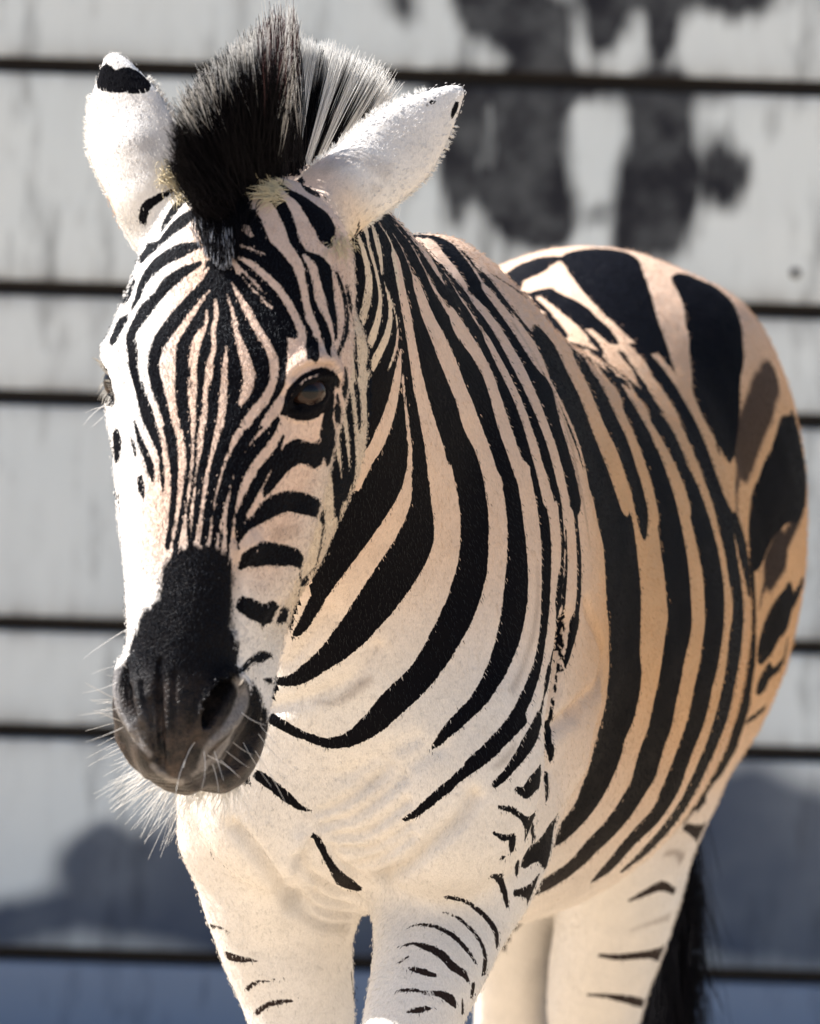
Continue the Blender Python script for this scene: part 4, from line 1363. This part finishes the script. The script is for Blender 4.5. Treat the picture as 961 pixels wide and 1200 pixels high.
disp += 0.0012 * wave(V, 60, 1) + 0.0006 * wave(V, 170, 2)
V = V + N * disp[:, None]
body_me.vertices.foreach_set('co', V.astype(np.float32).ravel())
body_me.update()
N = vert_normals(body_me)
bpy.context.view_layer.update()
bvh = BVHTree.FromObject(body_ob, bpy.context.evaluated_depsgraph_get())
paint = Paint(V, N)

# which skin the camera cannot see (gets the markings of the other flank)
seen = np.einsum('ij,ij->i', N, CP - V) > 0
pj = project(V)
cell = np.clip((pj[:, 1] / 6).astype(int) + 20, 0, 399) * 400 + np.clip((pj[:, 0] / 6).astype(int) + 20, 0, 399)
zmin = np.full(400 * 400, 99.0)
np.minimum.at(zmin, cell, pj[:, 2])
seen &= pj[:, 2] < zmin[cell] + 0.05
hidden = ~seen

stripe = np.full(len(V), -0.02)
layers = {0: [], 1: [], 2: []}
for tile, layer, frame, pts in MARKS:
    k_ = WIDTH.get((tile, layer), 1.0)
    thin = tile in ('T4', 'T6') and layer == 0 and max(p[2] for p in pts) < 40
    pts = [(x, y, w * k_ * (1.35 if thin else 1.0)) for x, y, w in pts]
    layers[layer].append((frame, stroke3d(tile, pts, 7.0 if frame == 'b' and (tile in ('EE', 'GG', 'RR') or (tile != 'RQ' and max(p[2] for p in pts) > 84)) else 4.2 if tile == 'RQ' else 1.7 if tile in ('DD', 'T6', 'T8') and not thin else 3.2,
                                            tile in ('N1', 'RR'))))
for layer in (0, 1, 2):
    for frame, runs in layers[layer]:
        for run in runs:
            todo = [(run, None)]
            if frame != 'n':
                m = mirror_run(run, frame)
                if len(m) > 1:
                    todo.append((m, hidden))
            for r_, mask in todo:
                ids, val = paint.dist(r_)
                if mask is not None:
                    k = mask[ids]; ids, val = ids[k], val[k]
                if layer == 1:
                    np.minimum.at(stripe, ids, -val)
                else:
                    np.maximum.at(stripe, ids, val)
stripe = np.clip(stripe, -0.02, 0.02)

faded = np.zeros(len(V))
for tile, frame, a, pts in FADED:
    for run in stroke3d(tile, pts, 2.5):
        todo = [(run, None)] + ([(mirror_run(run, frame), hidden)] if frame != 'n' else [])
        for r_, mask in todo:
            if len(r_) < 2:
                continue
            ids, val = paint.dist(r_)
            if mask is not None:
                k = mask[ids]; ids, val = ids[k], val[k]
            np.maximum.at(faded, ids, a * np.clip(0.5 + val / 0.006, 0, 1))
muz = np.full(len(V), -0.02)
for tile, frame, pts in MUZZLE:
    for run in stroke3d(tile, pts):
        for r_, mask in ((run, None), (mirror_run(run, 'h'), hidden)):
            if len(r_) < 2:
                continue
            ids, val = paint.dist(r_)
            if mask is not None:
                k = mask[ids]; ids, val = ids[k], val[k]
            np.maximum.at(muz, ids, val)
# nostril and mouth linings are bare as well
hq = V - HO
ht, hl, hn = hq @ HA, hq @ HL, hq @ HN
ishead = (ht > -0.06) & (ht < 0.62) & (hn > -0.30) & (np.abs(hl) < 0.13) & (V[:, 1] < 6.90)


def sstep(a, b, x):
    t = np.clip((x - a) / (b - a), 0, 1)
    return t * t * (3 - 2 * t)


snout = ishead & (ht > 0.445)
muz = np.where(snout, np.maximum(muz, (ht - 0.455) * 0.6), muz)
muz = np.clip(muz, -0.02, 0.02)
pale = np.zeros(len(V))
for pts in PALE:
    for run in stroke3d('PX', pts):
        ids, val = paint.dist(run)
        np.maximum.at(pale, ids, np.clip(0.5 + val / 0.003, 0, 1))
# the rims of the eyes
for e, (c_, n_, up_v, sd_v) in enumerate(EYES):
    pts = np.array([mirror_head(p) if e else p for p in lid_up3 + lid_roll3[::-1]])
    cen = pts.mean(0)
    a_ = np.stack([(pts - cen) @ sd_v, (pts - cen) @ up_v], 1) * 1.02
    near_ = np.nonzero(np.linalg.norm(V - cen, axis=1) < 0.05)[0]
    q2 = np.stack([(V[near_] - cen) @ sd_v, (V[near_] - cen) @ up_v], 1)
    ang = np.arctan2(a_[:, 1], a_[:, 0]); o_ = np.argsort(ang)
    rad_ = np.interp(np.arctan2(q2[:, 1], q2[:, 0]), ang[o_], np.linalg.norm(a_[o_], axis=1), period=2 * math.pi)
    muz[near_] = np.where(rad_ * 1.02 > np.linalg.norm(q2, axis=1), 0.02, muz[near_])
    stripe[near_] = np.maximum(stripe[near_], np.clip(rad_ - np.linalg.norm(q2, axis=1), -0.02, 0.004))
stripe = np.where(ishead & (muz > 0.004) & (ht > 0.3), -0.02, stripe)

# coat colours
z = V[:, 2]
s_body = (V - BO) @ -FW
cream = np.array([0.85, 0.81, 0.765]); tan = np.array([0.68, 0.425, 0.235]); peach = np.array([0.76, 0.575, 0.465]); white = np.array([0.85, 0.82, 0.79])
flank = sstep(0.70, 1.00, z + 0.10 * sstep(0.25, 0.6, s_body)) * sstep(-0.02, 0.30, s_body)
light = cream + (tan - cream) * flank[:, None]
neckm = sstep(0.92, 1.12, z) * sstep(0.35, 0.15, s_body) * (~ishead)
light = light + (np.array([.74, .54, .40]) - light) * (0.85 * neckm)[:, None]
top = sstep(1.12, 1.32, z) * (~ishead)
light = light + (peach - light) * (0.7 * top)[:, None]
fh = ishead * sstep(0.46, 0.30, ht)
light = light + (peach * 1.04 - light) * (fh * sstep(-0.16, -0.06, hn))[:, None]
light = light + (np.array([.78, .62, .44]) - light) * (ishead * sstep(-0.06, -0.16, hn) * sstep(.45, .35, ht) * 0.8)[:, None]
low = ishead * sstep(0.34, 0.42, ht)
light = light + (white - light) * (low * 0.8)[:, None]
light = light + (white - light) * (ishead * sstep(-0.01, -0.055, hl))[:, None]  # sunward side of the head whitened: sunlight put into the coat colour
earm = np.zeros(len(V))
for c0, c1 in ((P(176, 240, 6.70), P(131, 62, 6.70)), (P(388, 244, 6.72), P(541, 104, 6.78))):
    a = c1 - c0
    t = np.clip(((V - c0) @ a) / (a @ a), -0.05, 1)
    d = np.linalg.norm(V - c0 - t[:, None] * a, axis=1)
    earm = np.maximum(earm, sstep(0.06, 0.045, d) * sstep(0.02, 0.25, t))
light = light + (white - light) * earm[:, None]
light = light * (1 + 0.05 * wave(V, 45, 5) + 0.04 * wave(V, 120, 6))[:, None]
brown = np.array([0.16, 0.10, 0.07])
brown = brown + (np.array([.018, .015, .018]) - brown) * sstep(0.6, 0.8, faded)[:, None]
light = light + (brown - light) * np.clip(faded * 1.06, 0, 1)[:, None]
dark = np.tile(np.array([0.0045, 0.0045, 0.0065]), (len(V), 1))
taild = np.min([np.linalg.norm(V - p, axis=1) for p in TAILP[2:]] + [np.linalg.norm(V - 0.5 * (p + q), axis=1) for p, q in zip(TAILP[2:-1], TAILP[3:])], 0)
light = light + (np.array([.012, .011, .012]) - light) * sstep(0.10, 0.06, taild)[:, None] * (s_body > 1.40)[:, None]
legs = sstep(0.80, 0.62, z)
dark = dark + (np.array([0.030, 0.020, 0.018]) - dark) * legs[:, None]
hoof = sstep(0.058, 0.050, z)
light = light + (np.array([.05, .045, .04]) - light) * hoof[:, None]

me = body_me
for nm, arr in (('stripe', stripe * 1000), ('muzzle', muz * 1000), ('pale', pale)):
    a = me.attributes.new(nm, 'FLOAT', 'POINT'); a.data.foreach_set('value', arr.astype(np.float32))
for nm, arr in (('light_coat', light), ('dark_coat', dark)):
    a = me.attributes.new(nm, 'FLOAT_COLOR', 'POINT')
    a.data.foreach_set('color', np.concatenate([np.clip(arr, 0, 1), np.ones((len(V), 1))], 1).astype(np.float32).ravel())
a = me.attributes.new('head_t', 'FLOAT', 'POINT'); a.data.foreach_set('value', np.where(ishead, ht, 0).astype(np.float32))

# ------------------------------------------------------------------ the zebra as a thing
zebra = bpy.data.objects.new('zebra', None)
COL.objects.link(zebra)
zebra.empty_display_size = 0.2
zc = body(0.7, 0, 0)
zebra.location = zc
zebra['label'] = 'plains zebra with black and tan-white stripes standing before the plank wall, head lowered'
zebra['category'] = 'zebra'


def under(o, parent):
    o.parent = parent
    o.matrix_parent_inverse = Matrix.Translation(-parent.location) if parent.parent is None else Matrix.Identity(4)
    return o


body_me.materials.append(MAT_COAT)
under(body_ob, zebra)

# eyes
MAT_EYE = NT('eye_ball')
_g = MAT_EYE
_tc = _g.add('ShaderNodeTexCoord').outputs['Object']
_sx = _g.add('ShaderNodeSeparateXYZ', {0: _tc})
_r = _g.math('SQRT', _g.math('ADD', _g.math('POWER', _g.math('MULTIPLY', _sx.outputs[0], 0.8), 2.0), _g.math('POWER', _sx.outputs[1], 2.0)))
_iris = _g.range(_r, 0.0115, 0.0130)
_pup = _g.range(_r, 0.0060, 0.0075)
_c = _g.mix(_pup, (0.004, 0.003, 0.004), (0.030, 0.014, 0.009))
_c = _g.mix(_iris, _c, (0.020, 0.012, 0.010))
MAT_EYE = _g.set(Base_Color=_c, Roughness=0.08, Specular_IOR_Level=0.25)
_g.bsdf.inputs['Coat Weight'].default_value = 0.12
_g.bsdf.inputs['Coat Roughness'].default_value = 0.02


def eyeball():
    bm = bmesh.new()
    bmesh.ops.create_uvsphere(bm, u_segments=40, v_segments=24, radius=EYE_R)
    for v in bm.verts:
        if v.co.z > 0:                                   # cornea bulge along +Z
            r = math.hypot(v.co.x, v.co.y)
            v.co.z += 0.0016 * math.exp(-(r / 0.010) ** 2)
    for f in bm.faces:
        f.smooth = True
    me_ = bpy.data.meshes.new('eye'); bm.to_mesh(me_); bm.free()
    me_.materials.append(MAT_EYE)
    return me_


eye_me = eyeball()
for c, n, up, sd in EYES:
    o = bpy.data.objects.new('eye', eye_me); COL.objects.link(o)
    rot = Matrix((Vector(sd), Vector(up), Vector(n))).transposed().to_4x4()
    under(o, zebra)
    o.matrix_basis = Matrix.Translation(Vector(c)) @ rot

# ------------------------------------------------------------------ hair
def tangent(d, n):
    d = d - (d * n).sum(-1, keepdims=True) * n
    return d / (np.linalg.norm(d, axis=-1, keepdims=True) + 1e-9)


HAIR = np.random.default_rng(11)


def strands_from(root, nrm_, dirn, length, lift_=0.25, jit=0.25, k=3, curl=0.0):
    n = len(root)
    d = dirn + HAIR.normal(size=(n, 3)) * jit
    d = tangent(d, nrm_)
    L = np.asarray(length)[:, None]
    t = np.linspace(0, 1, k)
    out = np.empty((n, k, 3))
    for i, ti in enumerate(t):
        out[:, i] = root + d * L * ti + nrm_ * L * (lift_ * np.sin(ti * 1.7) - 0.04) + curl * ti * ti * HAIR.normal(size=(n, 3)) * L
    return out


# --- short coat
prob = np.ones(len(V))
prob[muz > -0.002] = 0.0
nosefur = (muz > -0.002) & (ht < 0.49) & ishead & (pale < 0.1)
prob[nosefur] = sstep(0.485, 0.43, ht[nosefur])
for c_, n_, u_, s_ in EYES:
    prob[np.linalg.norm(V - (c_ + n_ * 0.016), axis=1) < 0.026] = 0.0
prob[z < 0.42] = 0.0
prob[ishead] *= 1.5
prob[earm > 0.3] *= 2.0
prob *= (V[:, 1] < 8.75)
prob[hidden] *= 0.55
pick = np.nonzero(HAIR.random(len(V)) < prob * FUR)[0]
pick = np.concatenate([pick] * FUR_REP)
root = V[pick] + HAIR.normal(size=(len(pick), 3)) * 0.0012
nn_ = N[pick]
dr = np.tile(-FW * 0.55 - UPZ * 0.85, (len(V), 1))
dr[ishead] = HA
ear_dir = np.zeros((len(V), 3)); 
for c0, c1 in ((P(176, 240, 6.70), P(131, 62, 6.70)), (P(388, 244, 6.72), P(541, 104, 6.78))):
    a_ = c1 - c0
    t_ = np.clip(((V - c0) @ a_) / (a_ @ a_), -0.05, 1)
    d_ = np.linalg.norm(V - c0 - t_[:, None] * a_, axis=1)
    m_ = (d_ < 0.055) & (t_ > 0.05)
    dr[m_] = nrm(a_)
ln = np.where(ishead, 0.0024, 0.0038)
ln = np.where(earm > 0.3, 0.0030, ln)
isd = ((stripe[pick] * 1000 + HAIR.normal(size=len(pick)) * np.where(ishead[pick], 0.12, 0.3)) > 0) | (muz[pick] + HAIR.normal(size=len(pick)) * 0.0025 > 0.0)
col = np.where(isd[:, None], dark[pick], light[pick]) * HAIR.uniform(0.82, 1.12, (len(pick), 1))
S_ = strands_from(root, nn_, dr[pick] + HAIR.normal(size=(len(pick), 3)) * np.where(ishead[pick], 0.0, 0.12)[:, None], ln[pick] * HAIR.uniform(0.7, 1.25, len(pick)), 0.11, 0.10)
coat = under(hair_object('coat', S_, col, 0.00030, 0.00006, MAT_FUR, zebra), zebra)
coat['kind'] = 'stuff'
print('fur', len(S_), 'verts', len(V))



def tufts(rows, k=5):
    """rows: arrays root, mid, tip -> quadratic strands"""
    r, m, t_ = rows
    u = np.linspace(0, 1, k)[None, :, None]
    return r[:, None] * (1 - u) ** 2 + 2 * m[:, None] * u * (1 - u) + t_[:, None] * u ** 2


def Pn(uv, d):
    """vectorised P"""
    uv = np.asarray(uv, float); d = np.asarray(d, float)
    c = np.stack([(uv[:, 0] - 480.5) / FPX * d, -(uv[:, 1] - 600.0) / FPX * d, -d], 1)
    return CP + c @ CR.T


def snap(p):
    return np.array([np.array(bvh.find_nearest(Vector(q))[0]) for q in p])


BLACK = np.array([.0055, .005, .0065]); WHITE = np.array([.92, .90, .86])

# --- mane: an upright crest along the neck
ts_ = np.linspace(NL + 0.02, NL * 0.10, 60)
crest = []
for t in ts_:
    u_ = spline([r[0] for r in neck], [r[4] for r in neck], np.array([t]))[0]
    crest.append(N0 + NA * t + NU * (u_ + 0.03))
crest = snap(crest)
cpx = project(crest)[:, 0]
n_m = 22000
ci = HAIR.uniform(0, 30, n_m)
i0 = ci.astype(int); fr = (ci - i0)[:, None]
side_ = HAIR.normal(size=n_m) * 0.0075
r0_ = crest[i0] * (1 - fr) + crest[i0 + 1] * fr + NS * side_[:, None] - NU * 0.006
rx = project(r0_)[:, 0]
q_ = np.clip((rx - 340) / 62.0, 0, 1.15)
tu = 347 + 96 * q_; tv = 44 + 48 * np.clip(q_, 0, 1)
rd = project(r0_)[:, 2]
full = Pn(np.stack([tu, tv], 1), rd + 0.01) + NS * (side_ * 1.6)[:, None]
cutk = HAIR.uniform(0.84, 1.03, n_m) * (1 + 0.035 * np.sin(rx * 0.55) + 0.025 * np.sin(rx * 1.3 + side_ * 400)) * np.interp(rx, [398, 414, 450, 520], [1.0, 0.30, 0.16, 0.1])
tip = r0_ + (full - r0_) * cutk[:, None] + HAIR.normal(size=(n_m, 3)) * 0.0018
mid = 0.5 * (r0_ + tip) + HAIR.normal(size=(n_m, 3)) * 0.0010
MS = [tufts((r0_, mid, tip))]
band = np.interp(rx, [330, 349, 350, 354, 355, 361, 362, 366, 367, 373, 374, 378, 379, 385, 386, 390, 391, 440], [0, 0, 1, 1, 0, 0, 1, 1, 0, 0, 1, 1, 0, 0, 1, 1, 0, 0])
isb = band + HAIR.normal(size=n_m) * 0.12 > 0.5
mc = np.where(isb[:, None, None], BLACK, WHITE)
mc = np.repeat(mc, 5, 1)
mc[:, 4] = np.where(HAIR.random((n_m, 1)) < 0.75, WHITE * 0.9, mc[:, 4])  # most tips whitened, a sunlit look put into the hair colour
MC = [mc]

# --- the dark front of the mane, fanning out between the ears
ctl = np.array([[338, 194, 338, 20, 26], [322, 200, 318, 32, 26], [306, 206, 288, 52, 26], [292, 214, 258, 78, 24],
                [280, 226, 232, 108, 22], [272, 238, 216, 146, 20], [266, 248, 208, 186, 16], [260, 256, 222, 220, 14]], float)
n_f = 24000
k_ = HAIR.uniform(0, len(ctl) - 1.001, n_f)
k0_ = k_.astype(int); f_ = (k_ - k0_)[:, None]
c_ = ctl[k0_] * (1 - f_) + ctl[k0_ + 1] * f_
ruv = c_[:, :2] + HAIR.normal(size=(n_f, 2)) * np.array([7, 4])
rr = []
for u_, v_ in ruv:
    h = lift(u_, v_)
    rr.append(h[0] if h is not None and h[0][1] < 6.95 else P(u_, v_, 6.72))
rr = np.array(rr)
lat = HAIR.normal(size=n_f)
reach = HAIR.uniform(0.45, 1.03, n_f) ** 0.6
clump = np.sin(k_ * 11.0) * np.sin(k_ * 4.7 + 1.0) + 0.6 * np.sin(k_ * 23.0 + lat)
reach_eff = reach * (1.0 + 0.055 * clump) + (HAIR.random(n_f) < 0.02) * 0.06
tuv = ruv + (c_[:, 2:4] - c_[:, :2]) * reach_eff[:, None]
tuv += np.stack([lat * c_[:, 4] * 0.75, HAIR.normal(size=n_f) * 5], 1)
tuv[:, 0] = np.minimum(tuv[:, 0], 344 + HAIR.normal(size=n_f) * 2)
tuv[:, 0] = np.maximum(tuv[:, 0], np.interp(tuv[:, 1], [15, 45, 75, 110, 150, 190, 235], [318, 288, 246, 214, 207, 206, 226]) + HAIR.uniform(-9, 16, n_f) - 5 * clump)
tpd = project(rr)[:, 2] + HAIR.normal(size=n_f) * 0.018 - 0.012
tip = Pn(tuv, tpd)
mid = 0.5 * (rr + tip) + HAIR.normal(size=(n_f, 3)) * 0.0075 + HN * 0.006
tip = tip + HAIR.normal(size=(n_f, 3)) * 0.0025
MS.append(tufts((rr - HN * 0.004, mid, tip)))
fc = np.tile(BLACK, (n_f, 5, 1))
outer = (reach > 0.925)
leftw = outer & (tuv[:, 0] < np.interp(tuv[:, 1], [15, 45, 75, 110, 150, 190, 235], [318, 288, 246, 214, 207, 206, 226]) + 34) & (tuv[:, 1] < 140) & (np.sin(k_ * 9.0 + 0.5) > -0.55) & (HAIR.random(n_f) < 0.9)
fc[leftw, 4:] = WHITE
fc[leftw & (HAIR.random(n_f) < 0.45), 3] = WHITE * 0.8
redd = outer & (tuv[:, 0] >= 304) & (HAIR.random(n_f) < 0.5)
fc[redd, 3:] = np.array([.10, .050, .050])
fc[redd & (HAIR.random(n_f) < .3), 4] = WHITE
right = (tuv[:, 0] > 334) & (tuv[:, 1] < 150) & (HAIR.random(n_f) < 0.3)
fc[right, 2:] = WHITE * 0.85
# --- forelock hanging on the forehead
n_l = 2600
ruv = np.stack([HAIR.normal(262, 13, n_l), HAIR.uniform(215, 258, n_l)], 1)
rl = np.array([lift(*q)[0] for q in ruv])
tuv = np.stack([260 + (ruv[:, 0] - 262) * 0.8 + HAIR.normal(0, 5, n_l), HAIR.uniform(272, 322, n_l)], 1)
tuv[:, 1] -= np.abs(tuv[:, 0] - 264) * 0.9
tl = np.array([lift(*q)[0] for q in tuv]) + HN * HAIR.uniform(0.002, 0.010, (n_l, 1))
ml = 0.5 * (rl + tl) + HN * HAIR.uniform(0.008, 0.020, (n_l, 1))
MS.append(tufts((rl, ml, tl)))
lc_ = np.tile(BLACK, (n_l, 5, 1))
pale_ = (tuv[:, 0] < 278) & (tuv[:, 1] > 276) & (HAIR.random(n_l) < 0.34)
lc_[pale_, 4:] = np.array([.55, .58, .65])
lc_[pale_ & (HAIR.random(n_l) < 0.4), 3] = np.array([.40, .43, .50])
MC += [fc, lc_]
mane = under(hair_object('mane', np.concatenate(MS), np.concatenate(MC), 0.00042, 0.00012, MAT_HAIR, zebra), zebra)
mane['label'] = 'upright bristly mane, black in front and striped black and white behind the ear'

# --- cream tufts at the ear roots
TS, TC = [], []
for cu, cv, du, dv, n in ((322, 222, -12, 8, 260), (216, 222, 10, 14, 220), (200, 205, 8, 10, 120), (402, 285, 4, 12, 160)):
    uv = np.stack([HAIR.normal(cu, 7, n), HAIR.normal(cv, 7, n)], 1)
    uv = np.array([q for q in uv if lift(*q) is not None and lift(*q)[0][1] < 6.9]); n = len(uv)
    a_ = np.array([lift(*q)[0] for q in uv])
    b_ = a_ + (Pn(uv + [du, dv] + HAIR.normal(size=(n, 2)) * 7, np.full(n, 6.68)) - Pn(uv, np.full(n, 6.68))) + HN * HAIR.uniform(.004, .012, (n, 1))
    TS.append(tufts((a_, 0.5 * (a_ + b_) + HN * 0.006, b_))); TC.append(np.tile(np.array([.72, .62, .42]), (n, 5, 1)))
# fringe along the ear edges
for (e0, e1), cen in (((P(176, 240, 6.70), P(131, 62, 6.70)), EAR_R), ((P(388, 244, 6.72), P(541, 104, 6.78)), EAR_L)):
    A_, s_, o_ = cen
    n = 2200
    t_ = HAIR.uniform(0.08, 0.93, n) * np.linalg.norm(e1 - e0)
    sg = np.where(HAIR.random(n) < 0.5, 1, -1)
    base = e0 + A_ * t_[:, None] + s_ * (sg * 0.06)[:, None] + o_ * HAIR.normal(0, 0.006, (n, 1))
    a_ = snap(base)
    b_ = a_ + (s_ * sg[:, None] * 0.75 + A_ * 0.55 + HAIR.normal(size=(n, 3)) * 0.3) * HAIR.uniform(0.0015, 0.0045, (n, 1))
    TS.append(tufts((a_, 0.5 * (a_ + b_), b_))); TC.append(np.tile(WHITE, (n, 5, 1)))
under(hair_object('ear_hair', np.concatenate(TS), np.concatenate(TC), 0.00030, 0.00008, MAT_HAIR, zebra), zebra)

# --- chin beard and whiskers
WS = []
n = 230
w_ = HAIR.random(n)
rt = snap(np.array([hd(0.44 + 0.09 * a, HAIR.uniform(-0.045, 0.0), HAIR.uniform(-0.215, -0.15)) for a in w_]))
pu = project(rt)
ang = np.radians(np.interp(w_, [0, 1], [188, 110]) + HAIR.normal(size=n) * 16)
lenp = HAIR.uniform(28, 78, n)
tip = Pn(pu[:, :2] + np.stack([np.cos(ang), np.sin(ang)], 1) * (lenp + 32)[:, None], pu[:, 2] - 0.015)
sag = Pn(pu[:, :2] + np.stack([np.cos(ang), np.sin(ang) - 0.18], 1) * (lenp * 0.55)[:, None], pu[:, 2] - 0.01)
WS.append(tufts((rt, sag, tip)))
n = 520                                                     # short pale hair under the chin
rt = snap(np.array([hd(HAIR.uniform(0.47, 0.54), HAIR.uniform(-0.045, 0.03), HAIR.uniform(-0.22, -0.175)) for _ in range(n)]))
tip = rt + (np.array([0, -0.25, -1.0]) + HAIR.normal(size=(n, 3)) * 0.45) * HAIR.uniform(0.008, 0.024, (n, 1))
WS.append(tufts((rt, 0.5 * (rt + tip) - HF * 0.002, tip)))
for (u0, v0, u1, v1) in [(150, 735, 98, 772), (137, 780, 108, 790), (134, 800, 96, 812), (135, 820, 100, 800), (136, 830, 92, 838), (138, 845, 108, 832), (142, 852, 100, 870),
                         (128, 470, 98, 498), (128, 472, 108, 500), (127, 476, 100, 484), (255, 890, 282, 912), (262, 880, 292, 900), (248, 880, 262, 915), (240, 885, 275, 905), (270, 870, 296, 884), (300, 860, 345, 905), (296, 880, 338, 948), (302, 850, 330, 880),
                         (246, 895, 256, 930), (236, 880, 236, 925), (282, 870, 318, 922), (225, 870, 215, 900), (214, 890, 206, 930), (280, 835, 312, 850)]:
    h = lift(u0 + 3, v0)
    a_ = h[0] if h is not None else P(u0, v0, 6.6)
    d_ = project(a_)[2]
    b_ = P(u1, v1, d_ - 0.02); m_ = 0.5 * (a_ + b_) + HAIR.normal(size=3) * 0.003
    WS.append(tufts((a_[None], m_[None], b_[None])))
WS = np.concatenate(WS)
under(hair_object('whiskers', WS, np.tile(np.array([.86, .84, .80]), (len(WS), 1)), 0.00030, 0.00010, MAT_HAIR, zebra), zebra)

# --- eyelashes
for e, (c_, n_, up_v, sd_v) in enumerate(EYES):
    LS = []
    for low in (0, 1):
        src_ = lid_lo3 if low else lid_up3
        pts = np.array([mirror_head(p) if e else p for p in src_])
        m = 46 if not low else 30
        t_ = HAIR.uniform(0.3, len(pts) - 1.4, m); j = t_.astype(int); f_ = (t_ - j)[:, None]
        a_ = pts[j] * (1 - f_) + pts[j + 1] * f_ + n_ * 0.003
        sgn = -1.0 if low else 0.35
        o_ = n_ * (0.75 if not low else 0.35) + up_v * sgn * 0.55 + (a_ - c_ - ((a_ - c_) @ n_)[:, None] * n_) * 18
        b_ = a_ + o_ * HAIR.uniform(0.009, 0.017, (m, 1)) + HAIR.normal(size=(m, 3)) * 0.001
        LS.append(tufts((a_, 0.5 * (a_ + b_) + n_ * 0.002, b_)))
    LS = np.concatenate(LS)
    under(hair_object('eyelashes', LS, np.tile(BLACK if not e else np.array([.5, .47, .42]), (len(LS), 1)), 0.00028, 0.00006, MAT_HAIR, zebra), zebra)  # sunward eye gets paler lashes, sunlight built into their colour

# --- tail tuft
n = 2600
t_ = HAIR.uniform(0, 1, n)
seg = np.array([TAILP[2], TAILP[3], TAILP[4], TAILP[5]])
j = np.minimum((t_ * 3).astype(int), 2); f_ = (t_ * 3 - j)[:, None]
a_ = seg[j] * (1 - f_) + seg[j + 1] * f_ + HAIR.normal(size=(n, 3)) * 0.012
b_ = a_.copy()
b_[:, 2] = np.minimum(a_[:, 2] - 0.12, HAIR.uniform(0.30, 0.62, n))
b_[:, :2] = np.array(TAILP[5])[:2] + HAIR.normal(size=(n, 2)) * np.array([0.020, 0.03]) * (1.2 - 0.9 * np.abs(b_[:, 2:3] - 0.5)) + np.array([0.005, 0.0])
under(hair_object('tail_tuft', tufts((a_, 0.5 * (a_ + b_) + HAIR.normal(size=(n, 3)) * 0.006, b_)), np.tile(BLACK, (n, 1)), 0.0006, 0.0002, MAT_HAIR, zebra), zebra)
